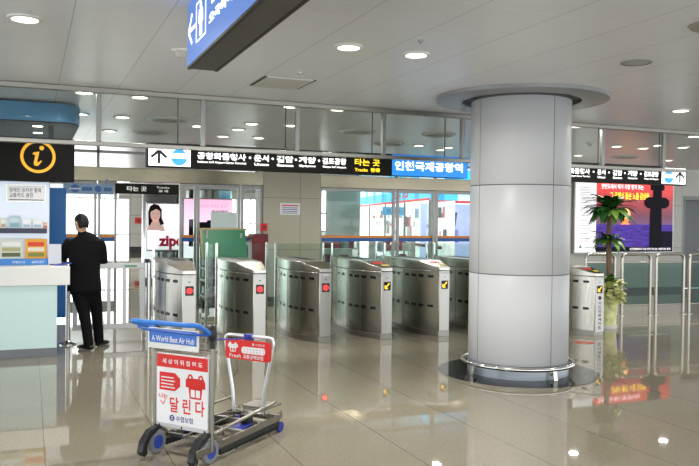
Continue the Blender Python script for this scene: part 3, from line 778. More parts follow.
m = mb(mat('ink_dark', (50, 56, 70), .6)).face_text(Fk, '장애인 승차권 발매', -.235, 1.955, .12, 2.01, .01, .001, .01).face_text(Fk, '교통카드 충전', -.235, 1.89, .03, 1.945, .01, .001, .01)
m.face_rect(Fk, -.24, 1.858, .15, 1.868, .01); m.build('lettering', nf, smooth=0)
LEDGE = mat('ledge_dark', (52, 52, 76), .4)
mb(LEDGE).box(-2.1, -.09, .385, .19, 0, .445).build('brochure_ledge', k, .003)
bl_ = mb(mat('blue_strip', (58, 132, 206), .4)).box(-2.2, -.1, .0, .205, 0, .075).build('blue_ledge', k, .003)
m = mb(PRINT_WHITE).face_text(Fk, '여행안내', -.2, 1.09, -.06, 1.12, .1001, .001).face_text(Fk, 'AIRPORT', .02, 1.09, .16, 1.12, .1001, .001); m.build('ledge_lettering', bl_, smooth=0)
def brochure(x, z, w_, h_, cols, lb, y=10.15):
    o = thing('brochure', lb, 'brochure', (x, y, z), group='brochures on the kiosk ledges')
    mb(mat('paper_'+lb[:14].replace(' ', '_'), cols[0], .5)).box(0, 0, 0, w_, .02, h_).build('cover', o)
    m = MB()
    for i, cc in enumerate(cols[1:]):
        m.use(mat('paper_%s_%d' % (lb[:14].replace(' ', '_'), i), cc, .5)); n = len(cols)-1
        m.face_rect(F, w_*.12, h_*(.1+.8*i/n), w_*.88, h_*(.1+.8*(i+.75)/n), .0, .001)
    m.build('picture', o, smooth=0)
brochure(-.33, 1.517, .06, .12, [(230, 226, 210), (190, 170, 140), (240, 238, 230)], 'narrow cream leaflet at the left of the upper kiosk ledge')
brochure(-.24, 1.517, .13, .15, [(180, 206, 214), (140, 180, 190), (206, 222, 226)], 'pale blue leaflet on the upper kiosk ledge')
brochure(-.09, 1.517, .1, .11, [(236, 240, 242), (170, 196, 216), (242, 244, 246)], 'white leaflet with blue print in the middle of the upper ledge')
brochure(.03, 1.517, .11, .11, [(240, 242, 244), (176, 204, 226), (238, 240, 246)], 'white leaflet right of the middle one on the upper ledge')
brochure(.15, 1.517, .045, .07, [(220, 160, 130), (200, 120, 80), (236, 210, 190)], 'small orange leaflet at the right end of the upper ledge')
brochure(-.345, 1.147, .27, .24, [(206, 210, 200), (86, 96, 54), (172, 168, 120), (226, 230, 226)], 'large brochure with green landscape cover on the lower ledge', 10.13)
brochure(-.055, 1.147, .245, .24, [(226, 158, 40), (120, 132, 60), (220, 216, 196), (206, 60, 36)], 'large orange and red brochure on the lower ledge', 10.13)
# hanging black sign with golden i, and the blue canopy
s = thing('information_sign', 'black hanging sign with a golden ringed letter i above the kiosk', 'sign', (0, 10.1, 2.09))
mb(mat('info_black', (20, 18, 16), .5, spec=.15)).box(-2.2, 0, 0, .503, .14, .53).build('panel', s, .006)
GOLD = mat('gold_lettering', (232, 168, 34), .4, emit=.45)
m = mb(GOLD).face_ring(F, .085, .30, .165, .2, .0, .006, 40)
m.face_poly(F, [(.02, .33), (.035, .35), (.10, .36), (.075, .24), (.085, .225), (.12, .255), (.13, .245), (.085, .185), (.045, .19), (.035, .215), (.055, .315)], .0, .006)
m.face_disc(F, .125, .405, .027, .0, .006, 20); m.build('golden_letter', s, smooth=0, label='golden letter i in a ring')
s = thing('blue_canopy', 'blue rounded canopy with a dark underside above the information sign', 'canopy', (0, 9.75, 0))
def pill(x0, x1, y0, y1, r, n=8):
    pts = [(x0, y0)]
    pts += [(x1-r+r*math.sin(PI/2*i/n), y0+r-r*math.cos(PI/2*i/n)) for i in range(n+1)]
    pts += [(x1, y1), (x0, y1)]
    return pts
pp = pill(-2.4, .56, 0, 2.2, .28)
mb(mat('canopy_blue', (50, 118, 160), .35, .1)).prism([(x, y, 2.785) for x, y in pp], (0, 0, 0), (0, 0, .215)).build('fascia', s, smooth=50)
pp2 = pill(-2.38, .545, .015, 2.19, .27)
mb(mat('canopy_soffit', (40, 46, 53), .5, 0, spec=.2)).prism([(x, y, 2.77) for x, y in pp2], (0, 0, 0), (0, 0, .014)).build('soffit', s, smooth=50, label='dark glossy underside')
for x, y in ((.08, .45), (.09, 1.25)):
    mb(LAMP).lathe([(0, 2.767), (.06, 2.767)], c=(x, y, 0), n=20).build('canopy_lamp', s)
mb(mat('canopy_mount', (168, 182, 180), .5)).box(-2.3, .3, 3.0, .35, 2.1, CEIL).build('mount', s)
mb(DARK).box(-1.9, .36, 2.62, -1.7, .46, 2.79).box(.2, .36, 2.62, .26, .46, 2.79).build('sign_bracket', s)
b = thing('blue_partition', 'tall deep blue partition panel behind the kiosk and the man', 'partition', (0, 13.0, 0))
mb(mat('partition_blue', (18, 88, 150), .4)).box(-.9, 0, .06, .53, .08, 2.12).build('panel', b, .01)
mb(STEEL).box(-.7, -.15, 0, -.6, .23, .06).box(.2, -.15, 0, .3, .23, .06).build('foot', b, .004)
n = thing('paper_holder', 'small stand of white notice sheets at the counter edge beside the man', 'notice stand', (.28, 10.1, 1.07))
mb(mat('sheet_grey', (206, 210, 216), .5)).obox((0, 0, .13), (1, 0, 0), (0, 1, -.15), (0, .15, 1), .075, .006, .125).build('sheet', n)
mb(BLACK).box(-.06, -.03, 0, .06, .05, .012).build('base', n)
m = mb(mat('ink_grey', (130, 134, 142), .5)); Ff = Frame((0, -.011, .02), (1, 0, 0), (0, .15, 1))
for q in range(6): m.face_rect(Ff, -.055, .03+.03*q, .055, .042+.03*q, 0, .001)
m.build('print', n, smooth=0)
o = mb(mat('folder_blue', (28, 70, 170), .4)).obox((.36, 10.0, 1.083), (1, .3, .12), (-.3, 1, 0), (0, 0, 1), .1, .07, .006).build('blue_folder', bevel=.003)
tag(o, 'blue folder lying on the counter end beside the man', 'folder')

# ------------------------------------------------------------------ man in the black suit
B = Vector((.72, 10.16, 0))
man = thing('person', 'man in a black suit seen from behind, leaning at the information counter', 'person', tuple(B))
def W(x, y, z): return Vector((x, y, z))-B
def limb(m, pts, n=16):
    """pts: (centre, rx, ry); elliptical rings across the run of the limb"""
    C = [p[0] for p in pts]; rings = []
    for i, (c_, rx, ry) in enumerate(pts):
        t_ = (C[min(i+1, len(C)-1)]-C[max(i-1, 0)]).normalized()
        ax = Vector((1, 0, 0)); ax = (ax-t_*ax.dot(t_))
        if ax.length < .2: ax = Vector((0, 1, 0))-t_*t_.y
        ax.normalize(); ay = t_.cross(ax)
        rings.append([c_+ax*rx*math.cos(2*PI*j/n)+ay*ry*math.sin(2*PI*j/n) for j in range(n)])
    m.ring_loft(rings); return m
SKIN = mat('skin', (214, 168, 138), .5); SUIT = mat('black_suit', (8, 8, 9), .85, spec=.2, noise=(60, .25)); SHOE = mat('black_leather', (14, 13, 13), .3)
HAIR = mat('black_hair', (10, 9, 9), .55, spec=.3)
hc = W(.588, 10.13, 1.585); HM = Matrix.Rotation(math.radians(38), 3, 'Z') @ Matrix.Rotation(math.radians(-14), 3, 'X')
def H(x, y, z): return hc + HM @ Vector((x, y, z))       # head space: +y is where the face points
sk = MB()
sk.ellipsoid(hc, .074, .092, .108, M=HM); sk.ellipsoid(H(0, .032, -.052), .054, .06, .062, M=HM)          # skull, jaw
limb(sk, [(H(0, -.02, -.03), .05, .052), (W(.60, 10.15, 1.47), .052, .055), (W(.625, 10.16, 1.38), .07, .06)])
limb(sk, [(H(0, .085, .02), .007, .007), (H(0, .106, -.018), .014, .012), (H(0, .088, -.028), .01, .01)], 8)  # nose
for sg in (-1, 1): sk.ellipsoid(H(.075*sg, -.008, -.005), .01, .02, .032, 10, 8, HM)
sk.ellipsoid(H(0, .085, -.06), .022, .01, .006, 10, 6, HM); sk.ellipsoid(H(0, .083, -.072), .019, .01, .006, 10, 6, HM)
limb(sk, [(W(.63, 10.15, .88), .17, .11), (W(.635, 10.15, 1.1), .15, .10), (W(.635, 10.15, 1.3), .18, .10), (W(.63, 10.155, 1.4), .1, .07)])
LA = [W(.455, 10.15, 1.37), W(.385, 10.22, 1.16), W(.40, 10.44, 1.115)]; RA = [W(.81, 10.15, 1.37), W(.862, 10.2, 1.11), W(.70, 10.42, 1.12)]
limb(sk, [(LA[0], .05, .05), (LA[1], .04, .04), (LA[2], .028, .024)]); limb(sk, [(RA[0], .05, .05), (RA[1], .04, .04), (RA[2], .028, .024)])
def hand(m, wrist, d, up_, side):
    d = Vector(d).normalized(); up_ = Vector(up_); up_ = (up_-d*up_.dot(d)).normalized(); sd = d.cross(up_)*side
    limb(m, [(wrist-d*.01, .026, .022), (wrist+d*.04, .036, .017), (wrist+d*.085, .04, .015)], 12)
    for kf, (off, ln) in enumerate(((-.029, .062), (-.01, .074), (.010, .07), (.029, .054))):
        q = wrist+d*.08+sd*off; m.tube([q, q+d*ln*.45-up_*.004, q+d*ln*.8-up_*.018, q+d*ln-up_*.032], [.0095, .009, .008, .007], 8)
    q = wrist+d*.025-sd*.025; m.tube([q, q-sd*.03+d*.025, q-sd*.032+d*.055-up_*.008], [.012, .0105, .008], 8)
hand(sk, LA[2]+Vector((0, .02, -.012)), (.1, 1, -.1), (0, 0, 1), 1); hand(sk, RA[2]+Vector((-.015, .015, 0)), (-.6, .8, -.05), (0, 0, 1), -1)
LL = [W(.565, 10.15, .86), W(.625, 10.14, .48), W(.685, 10.06, .07)]; RL = [W(.735, 10.16, .86), W(.785, 10.25, .48), W(.825, 10.33, .07)]
for L_ in (LL, RL): limb(sk, [(L_[0], .085, .085), (L_[1], .055, .055), (L_[2], .036, .04)])
for L_, dr in ((LL, (-.12, .22, 0)), (RL, (.12, .2, 0))): limb(sk, [(L_[2]-Vector((0, 0, .025)), .032, .032), (L_[2]+Vector(dr)*.7-Vector((0, 0, .04)), .032, .02)])
remeshed(sk, .0065, 'body', SKIN, man, 3)
ja = MB()
limb(ja, [(W(.635, 10.15, .73), .205, .145), (W(.637, 10.15, .82), .2, .142), (W(.635, 10.15, .98), .182, .13), (W(.632, 10.15, 1.12), .19, .132), (W(.632, 10.15, 1.26), .205, .132), (W(.632, 10.15, 1.36), .205, .115), (W(.63, 10.155, 1.415), .135, .085), (W(.615, 10.155, 1.455), .072, .068)], 24)
limb(ja, [(W(.47, 10.15, 1.365), .07, .075), (W(.425, 10.17, 1.29), .066, .07), (LA[1], .058, .06), (LA[1]*.5+LA[2]*.5+Vector((0, 0, .004)), .05, .05), (LA[2]-Vector((0, .02, 0)), .042, .04)])
limb(ja, [(W(.79, 10.15, 1.36), .07, .075), (W(.835, 10.16, 1.28), .066, .07), (RA[1], .06, .062), (RA[1]*.5+RA[2]*.5, .052, .05), (RA[2]+Vector((.02, -.02, 0)), .042, .04)])
jk = remeshed(ja, .011, 'jacket', SUIT, man, 6)
co_ = mb(SUIT); Cn = W(.607, 10.152, 1.462)
co_.lathe([(.064, -.03), (.066, .0), (.06, .022), (.057, .02), (.058, -.03)], c=tuple(Cn), n=28); co_.build('collar', jk, smooth=60)
mb(PRINT_WHITE).lathe([(.054, 0), (.055, .03), (.052, .03), (.05, 0)], c=tuple(Cn+Vector((-.004, .0, .0))), n=24).build('shirt_collar', man, smooth=60)
tr_ = MB()
limb(tr_, [(W(.645, 10.15, .70), .19, .12), (W(.645, 10.15, .80), .185, .125), (W(.64, 10.15, .95), .165, .12)], 20)
limb(tr_, [(W(.57, 10.15, .82), .105, .11), (W(.58, 10.15, .68), .1, .105), (LL[1], .075, .08), (W(.655, 10.1, .28), .066, .075), (W(.682, 10.065, .05), .06, .075)])
limb(tr_, [(W(.73, 10.16, .82), .105, .11), (W(.74, 10.18, .68), .1, .105), (RL[1], .075, .08), (W(.806, 10.29, .28), .066, .075), (W(.825, 10.325, .05), .06, .075)])
remeshed(tr_, .011, 'trousers', SUIT, man, 5)
for L_, dr in ((LL, Vector((-.13, .21, 0))), (RL, Vector((.14, .19, 0)))):
    q = Vector((L_[2].x, L_[2].y, 0)); dn = dr.normalized(); sh = MB()
    limb(sh, [(q-dn*.065+Vector((0, 0, .035)), .024, .025), (q-dn*.03+Vector((0, 0, .045)), .037, .045), (q+dn*.06+Vector((0, 0, .04)), .04, .04), (q+dn*.15+Vector((0, 0, .032)), .046, .03), (q+dn*.21+Vector((0, 0, .025)), .032, .02)], 16)
    sh.v = [(x, y, max(z, .003)) for x, y, z in sh.v]
    remeshed(sh, .008, 'shoe', SHOE, man, 3)
hr = MB(); n_, m_ = 36, 22; vs = []; ok = []
for i in range(m_+1):
    th = PI*i/m_
    for j in range(n_):
        a_ = 2*PI*j/n_; v = Vector((math.sin(th)*math.cos(a_), math.sin(th)*math.sin(a_), math.cos(th)))
        rr = 1.0+.03*math.sin(9*a_+3*th)*math.sin(th)
        vs.append(H(.083*v.x*rr, .103*v.y*rr-.004, .119*v.z*rr+.004)); y_, z_ = v.y, v.z
        ok.append(z_ > .42-.1*abs(v.x) or (y_ < -.05 and z_ > -.74) or (y_ < .32 and z_ > .12))
hr.use(HAIR); fs = []
for i in range(m_):
    for j in range(n_):
        q = (i*n_+j, (i+1)*n_+j, (i+1)*n_+(j+1) % n_, i*n_+(j+1) % n_)
        if all(ok[w_] for w_ in q): fs.append(q)
hr.add(vs, fs); ho = hr.build('hair', man, smooth=70, weld=True)
sm = ho.modifiers.new('thick', 'SOLIDIFY'); sm.thickness = .012; sm.offset = -1
for sg in (-1, 1):
    e = mb(WHITE).ellipsoid(H(.03*sg, .083, .008), .012, .008, .008, 12, 8, HM); e.use(BLACK).ellipsoid(H(.03*sg, .0885, .008), .005, .004, .005, 8, 6, HM); e.build('eye', man)
gl = mb(STEEL_SMOOTH)
for sg in (-1, 1):
    gl.tube([H(.032*sg+.024*math.cos(a_), .106, .004+.017*math.sin(a_)) for a_ in [2*PI*i/18 for i in range(18)]], .0016, 6, closed=True)
    gl.tube([H(.055*sg, .104, .008), H(.078*sg, .05, .008), H(.08*sg, -.01, .004)], .0018, 6)
gl.tube([H(-.009, .108, .006), H(.009, .108, .006)], .0016, 6); gl.build('eyeglasses', man)

# ------------------------------------------------------------------ luggage cart
ang = math.radians(-51)
c = thing('luggage_cart', 'steel airport luggage cart with blue handle and red and white insurance boards', 'luggage cart', (.977, 5.302, 0), ang)
GALV = mat('galvanised_steel', (140, 136, 126), .32, 1.); RIB = mat('black_rubber', (24, 24, 24), .7); NAVY = mat('navy_strap', (34, 50, 140), .45); RUBG = mat('grey_tyre', (120, 124, 128), .5)
for sg in (-1, 1):
    x = .25*sg; up_x = .252*sg
    mb(GALV).cyl((up_x, 0, .09), (up_x, 0, .86), .0155, 14).build('upright', c)
    mb(BLACK).ellipsoid((up_x, 0, .88), .026, .034, .062, 16, 10).cyl((up_x, 0, .78), (up_x, 0, .85), .018, 12).build('handle_joint', c)
    m = mb(GALV).bar((x, -.16, .10), (.215*sg, .86, .115), .012, .055); m.bar((.215*sg, .86, .115), (.2*sg, .93, .14), .012, .05); m.build('side_rail', c, .002)
    m = mb(RIB)
    m.bar((.243*sg, .09, .066), (.212*sg, .86, .08), .03, .03)
    for q in range(24):
        y = .1+.032*q; xx = .243*sg-.031*sg*(y-.06)/.78; m.box(xx-.014, y, .036, xx+.014, y+.016, .07)
    m.build('bumper_strip', c, .002)
    mb(GALV).bar((up_x, .01, .2), (.2*sg, .84, .245), .03, .012).build('upper_rail', c, .002)
    mb(GALV).bar((up_x, 0, .2), (.244*sg, .12, .12), .01, .03).build('corner_brace', c, .002)
    w_ = mb(RUBG).lathe([(.048, -.017), (.075, -.017), (.083, -.008), (.083, .008), (.075, .017), (.048, .017)], n=32)
    hu = mb(mat('wheel_blue', (30, 64, 160), .4)).lathe([(0, -.012), (.05, -.015), (.05, .015), (0, .012)], n=28)
    hu.v = [(z+.235*sg, x2-.0, y2+.083) for (x2, y2, z) in hu.v]
    w_.v = [(z+.235*sg, x2-.0, y2+.083) for (x2, y2, z) in w_.v]
    wo = w_.build('wheel', c, label='grey tyre'); hu.build('wheel_hub', wo, label='blue hub')
    fd = mb(BLACK); prof = [(-.19, .02), (-.215, .05), (-.2, .12), (-.14, .185), (-.06, .205), (-.03, .19), (-.07, .17), (-.13, .14), (-.165, .09), (-.165, .035)]
    fd.prism([(0, y*1.12+.05, z*1.03) for y, z in prof], (x-.03*sg-.024, 0, 0), (x-.03*sg+.03, 0, 0)); fd.build('wheel_guard', c, .006, label='black curved guard')
    f_ = mb(NAVY).lathe([(0, -.015), (.038, -.015), (.04, .015), (0, .015)], n=24); f_.v = [(z+.2*sg, x2+.9, y2+.04) for (x2, y2, z) in f_.v]; f_.build('front_wheel', c, label='small blue caster')
    mb(GALV).tube([(.15*sg, .25, .12), (.15*sg, .25, .19)], .008).build('stub', c)
HB = mat('handle_blue', (44, 120, 206), .35)
m = mb(HB).tube(fillet([(.245, 0, .87), (.262, -.16, .955), (.225, -.21, .958), (-.262, -.21, .955), (-.29, -.19, .95), (-.245, -.01, .885)], .05, 6), .0165, 12); m.build('handle', c, label='blue handle bar')
m = mb(mat('brake_blue', (32, 84, 176), .4)).tube(fillet([(.25, -.02, .872), (.215, -.15, .89), (-.21, -.17, .9), (-.27, -.15, .91)], .03, 5), .009, 10); m.build('brake_bar', c)
sp_ = mb(WHITE).box(-.25, -.075, .758, .19, -.063, .898).build('slogan_plate', c, .002)
Fc = Frame((-.026, -.075, .008))
m = mb(mat('plate_blue', (52, 112, 200), .4)).face_rect(Fc, -.213, .79, .203, .885, 0, .002); m.use(PRINT_WHITE).face_text(Fc, 'A World Best Air Hub', -.19, .8, .185, .84, .002, .0012, .012)
m.use(MATS['print_grey'])
m.build('slogan_lettering', sp_, smooth=0, label='blue panel with white slogan')
# wire basket behind the slogan plate
m = mb(GALV)
for q in range(9):
    x = -.2+.05*q; m.tube(fillet([(x, -.05, .88), (x, -.03, .74), (x, .1, .74), (x, .14, .86)], .02, 3), .003, 6)
m.tube([(-.22, .14, .86), (.22, .14, .86)], .005, 8).tube([(-.22, -.05, .74), (.22, -.05, .74)], .005, 8).tube([(-.22, .1, .74), (.22, .1, .74)], .004, 8); m.build('wire_basket', c)
# advertising board
bf = mb(mat('board_edge', (205, 205, 205), .35, .4)).box(-.232, -.012, .2, .232, .012, .715).build('board_frame', c, .003)
Fb = Frame((0, -.012, 0)); CR = mat('cart_red', (222, 34, 30), .4)
m = mb(PRINT_WHITE).face_rect(Fb, -.225, .23, .225, .71, 0, .002); m.use(CR).face_rect(Fb, -.225, .62, .225, .71, .002, .001)
m.use(PRINT_WHITE).face_text(Fb, '세 상 이 뒤 집 혀 도', -.175, .645, .18, .68, .003, .001, .02)
m.use(CR).face_poly(Fb, [(-.2, .46), (-.06, .46), (-.015, .495), (-.015, .55), (-.06, .585), (-.2, .585)], .002, .001)
m.use(PRINT_WHITE)
for q in range(4): m.face_rect(Fb, -.185, .477+.023*q, -.06-.012*(q % 2), .485+.023*q, .003, .0006)
# upside-down car symbol
m.use(CR).face_poly(Fb, [(.035, .5), (.035, .55), (.05, .565), (.19, .565), (.205, .54), (.205, .5)], .002, .001).face_poly(Fb, [(.06, .505), (.07, .425), (.17, .425), (.18, .505)], .002, .001)
m.face_disc(Fb, .075, .57, .022, .002, .001, 18).face_disc(Fb, .165, .57, .022, .002, .001, 18)
m.use(PRINT_WHITE).face_disc(Fb, .075, .57, .009, .003, .0005, 12).face_disc(Fb, .165, .57, .009, .003, .0005, 12).face_rect(Fb, .08, .437, .115, .487, .003, .0005).face_rect(Fb, .125, .437, .16, .487, .003, .0005)
m.use(CR).face_text(Fb, '나는', -.205, .4, -.125, .435, .002, .001, .02).face_line(Fb, [(-.19, .385), (-.165, .36), (-.145, .395)], .006, .002, .001)
m.face_text(Fb, '달 린 다', -.105, .312, .2, .418, .002, .001, .018)
m.use(mat('logo_navy', (52, 58, 130), .5)).face_ring(Fb, -.085, .272, .012, .022, .002, .001, 20).face_line(Fb, [(-.1, .272), (-.07, .272)], .007, .003, .001).face_text(Fb, '수협보험', -.05, .253, .1, .292, .002, .001, .015)
m.build('board_print', bf, smooth=0, label='white board with red and navy print')
m = mb(RIB)
for u in (-.2, 0, .2): m.face_disc(Fb, u, .213, .007, .001, .002, 12)
m.build('board_screw', bf)
# front hoop with the small red board
hy = .76
hp = fillet([(-.135, hy, .14), (-.145, hy, .3), (-.232, hy, .748), (.242, hy, .748), (.145, hy, .3), (.135, hy, .14)], .06, 6)
mb(mat('hoop_alu', (214, 216, 218), .3, .7)).tube(hp, .0135, 12).build('front_hoop', c)
mb(GALV).tube([(-.15, hy+.03, .7), (-.13, hy+.03, .46), (-.155, hy+.01, .42)], .006, 8).build('hoop_stay', c)
mb(GALV).tube([(.15, hy+.03, .7), (.13, hy+.03, .46), (.155, hy+.01, .42)], .006, 8).build('hoop_stay', c)
Fh = Frame((0, hy-.016, 0))
def rr(u0, v0, u1, v1, r, n=5):
    return [(cx_+r*math.cos(a_), cy_+r*math.sin(a_)) for cx_, cy_, s0 in ((u1-r, v1-r, 0), (u0+r, v1-r, PI/2), (u0+r, v0+r, PI), (u1-r, v0+r, 1.5*PI)) for a_ in [s0+PI/2*i/n for i in range(n+1)]]
hb_ = mb(CR).face_poly(Fh, rr(-.205, .565, .222, .718, .025), 0, .008).build('hoop_board', c, label='small red board')
m = mb(PRINT_WHITE).face_poly(Fh, rr(-.05, .615, .17, .668, .02), .008, .001).face_text(Fh, 'Fresh', -.165, .577, -.055, .606, .008, .001, .01).face_text(Fh, '교통상해보험', -.035, .575, .155, .608, .008, .001, .02)
m.face_poly(Fh, [(-.18, .655), (-.18, .68), (-.085, .68), (-.085, .655)], .008, .001).face_poly(Fh, [(-.165, .657), (-.158, .62), (-.108, .62), (-.1, .657)], .008, .001).face_disc(Fh, -.16, .683, .012, .008, .001, 12).face_disc(Fh, -.108, .683, .012, .008, .001, 12)
m.face_ring(Fh, .06, .69, .005, .01, .008, .001, 14).face_text(Fh, '수협보험', .08, .68, .165, .7, .008, .001)
m.use(CR).face_rect(Fh, -.152, .627, -.137, .648, .009, .0006).face_rect(Fh, -.128, .627, -.113, .648, .009, .0006)
for q in range(7):
    for z in (.63, .65): m.face_disc(Fh, -.025+.03*q, z, .004, .009, .0006, 8)
m.build('hoop_print', hb_, smooth=0, label='white lettering and car symbol')
mb(NAVY).box(-.035, hy-.022, .718, .04, hy+.02, .765).build('hoop_clamp', c, .005, label='navy clamp')
mb(NAVY).tube([(.245, .02, .84), (.1, .42, .775), (0, hy-.01, .74)], .006, 8).build('brake_cable', c, label='navy cable')
# platform hardware between the rails
m = mb(GALV).box(-.2, .62, .1, .2, .66, .135).box(-.21, .84, .1, .21, .88, .14).box(-.235, .1, .1, .235, .13, .125).box(-.225, .4, .1, .225, .43, .125); m.build('cross_member', c, .003)
mb(GALV).tube(fillet([(-.13, .05, .16), (-.13, .62, .17), (.02, .7, .18)], .05, 4), .007, 8).tube([(-.05, .06, .13), (-.06, .66, .15)], .006, 8).tube([(.1, .06, .13), (.09, .66, .15)], .006, 8).build('platform_wire', c)
m = mb(GALV).box(-.05, .74, .2, .19, .94, .215).box(-.04, .74, .13, .18, .755, .2); m.build('toe_plate', c, .004)
mb(STEEL_SMOOTH).tube([(-.03, .735, .17), (.17, .735, .17)], .022, 12).build('roller', c)
mb(BLACK).box(.08, .54, .13, .15, .62, .2).build('latch', c, .008)
m = mb(NAVY).obox((.1, .5, .115), (1, 0, 0), (0, 1, .1), (0, -.1, 1), .07, .09, .008); m.obox((-.15, .3, .13), (1, 0, 0), (0, 1, .1), (0, -.1, 1), .05, .09, .008); m.build('blue_pedal', c, .003)

# ------------------------------------------------------------------ things beyond the gates
c = thing('board_trolley', 'metal trolley carrying a large tilted green board behind the second gate', 'trolley', (2.95, 13.9, 0))
mb(STEEL_DULL).box(0, 0, .12, .04, .04, 1.45).box(.64, .0, .12, .68, .04, 1.4).box(0, .5, .12, .04, .54, 1.2).box(.64, .5, .12, .68, .54, 1.2).build('frame', c, .003)
for z in (.2, .5, .72): mb(mat('shelf_dark', (84, 82, 78), .4, .5)).box(.0, .0, z, .68, .54, z+.05).build('shelf', c, .003)
for x in (.06, .62):
    for y in (.06, .48): mb(BLACK).cyl((x-.02, y, .06), (x+.02, y, .06), .06, 16).build('caster', c)
m = mb(mat('green_board', (26, 108, 72), .4)).obox((.34, -.03, 1.2), (1, 0, 0), (0, .35, .94), (0, -.94, .35), .41, .27, .01); m.build('green_board', c, .003, label='large tilted green board')
m = mb(mat('board_wood', (150, 130, 84), .5)).obox((.34, .07, 1.47), (1, 0, 0), (0, .35, .94), (0, -.94, .35), .44, .018, .018)
m.obox((-.08, -.03, 1.2), (1, 0, 0), (0, .35, .94), (0, -.94, .35), .016, .28, .018); m.build('board_frame', c, .003)
c = thing('poster_stand', 'clear poster panel on a slim stand behind the green board', 'poster stand', (3.21, 14.66, 0))
mb(mat('pale_poster', (196, 210, 206), .25)).box(0, 0, 1.45, .5, .02, 1.79).build('panel', c, .002)
mb(STEEL_DULL).cyl((.25, .03, .02), (.25, .03, 1.6), .014, 10).box(.05, -.1, 0, .45, .14, .02).build('stand', c)
c = thing('fire_hose_cabinet', 'dark red cabinet standing left of the beige pier', 'cabinet', (3.9, 14.2, 0))
mb(mat('maroon', (96, 24, 28), .4)).box(0, 0, 0, .32, .3, 1.38).build('body', c, .01)
mb(mat('maroon_door', (112, 28, 30), .4)).box(.03, -.015, .1, .29, 0, 1.3).build('door', c, .004)
# pillar advertisements beyond the opening
CHROME = mat('pillar_metal', (150, 152, 150), .12, 1.)
def ad_pillar(cx, cy, r, lb):
    o = thing('poster_pillar', lb, 'pillar', (cx, cy, 0), kind='thing'); mb(CHROME).lathe([(0, 0), (r, 0), (r, 2.42), (r*.96, 2.45), (0, 2.45)], n=36).build('drum', o)
    mb(DARK).lathe([(r+.004, 0), (r+.01, 0), (r+.01, .12), (r+.004, .12)], n=36).build('base_ring', o); return o
ad_pillar(3.2, 20.6, .5, 'round metal pillar behind the white advertisement with a young woman')
ad_pillar(4.5, 20.8, .62, 'round metal pillar behind the pink and black advertisement')
AD_LIT = mat('ad_lit_white', (246, 240, 247), .4, emit=.75)
c = thing('lightbox_advertisement', 'white lit advertisement of a smiling woman with the red word zip', 'advertisement', (2.74, 19.95, .86))
mb(ALU).box(-.02, 0, -.03, .90, .12, 1.2).build('frame', c, .004)
m = mb(AD_LIT).face_rect(F, 0, 0, .88, 1.17, 0, .004); m.use(mat('ad_pink_pale', (246, 222, 240), .4, emit=1.0)).face_rect(F, 0, .05, .3, .5, .004, .001).face_disc(F, .22, .36, .05, .006)
m.build('poster', c, smooth=0)
m = mb(mat('ad_hair', (40, 24, 26), .5, emit=.15)).face_poly(F, [(.03, .62), (.02, .95), (.06, 1.1), (.16, 1.17), (.28, 1.14), (.36, 1.02), (.36, .8), (.42, .66), (.3, .6)], .004, .001)
m.use(mat('ad_skin', (236, 196, 182), .5, emit=.35)).face_disc(F, .2, .9, .125, .005, .001, ry=.18).face_poly(F, [(.14, .76), (.28, .76), (.34, .6), (.06, .6)], .005, .001).face_poly(F, [(.02, .62), (.4, .62), (.44, .48), (0, .48)], .004, .0005)
m.use(MATS['ad_hair']).face_poly(F, [(.07, .96), (.1, 1.08), (.3, 1.08), (.33, .98), (.22, 1.04)], .0062, .001).face_disc(F, .155, .92, .014, .0062, .001, 10, .008).face_disc(F, .245, .92, .014, .0062, .001, 10, .008)
m.use(mat('ad_lips', (214, 90, 96), .5, emit=.7)).face_disc(F, .2, .81, .035, .0062, .001, 12, .013)
m.build('portrait', c, smooth=0, label='smiling woman with dark hair')
m = mb(mat('ad_crimson', (164, 24, 54), .5, emit=.3)).face_text(F, 'zipel', .28, .0, .98, .38, .004, .002, .05); m.v = [(min(x, .885), y, z) for x, y, z in m.v]
m.use(mat('ad_lilac', (214, 190, 222), .5, emit=.8)).face_text(F, 'My life', .55, .42, .86, .5, .004, .002); m.build('lettering', c, smooth=0)
c = thing('lightbox_advertisement', 'pink lit advertisement with large black shapes right of the woman advertisement', 'advertisement', (3.66, 19.95, .64))
mb(ALU).box(-.02, 0, -.03, 1.27, .12, 1.56).build('frame', c, .004)
PK = ramp_mat('ad_pink', 'Z', [(0, (244, 236, 246)), (.45, (240, 214, 236)), (1, (240, 170, 204))], 1.05, 0, 1.53)
m = mb(PK).face_rect(F, 0, 0, 1.25, 1.53, 0, .004); m.build('poster', c, smooth=0)
m = mb(mat('ad_ink', (24, 22, 34), .4, emit=.1)).face_poly(F, [(.13, .5), (.13, 1.0), (.32, 1.02), (.34, .93), (.6, .94), (.6, .98), (1.0, 1.02), (1.0, .5)], .004, .001); m.face_rect(F, .13, .3, .9, .48, .004, .001)
m.use(mat('ad_peach', (246, 180, 150), .5, emit=.8)).face_disc(F, .85, .8, .07, .006); m.build('product_picture', c, smooth=0, label='black shapes')
m = mb(MATS['ad_ink']).face_text(F, '동양매직', .72, 1.16, 1.15, 1.25, .004, .002, .02).use(mat('ad_mauve', (200, 130, 180), .5, emit=.7)).face_text(F, '당신만의 새로운 감각', .35, 1.32, 1.1, 1.4, .004, .002); m.build('lettering', c, smooth=0)

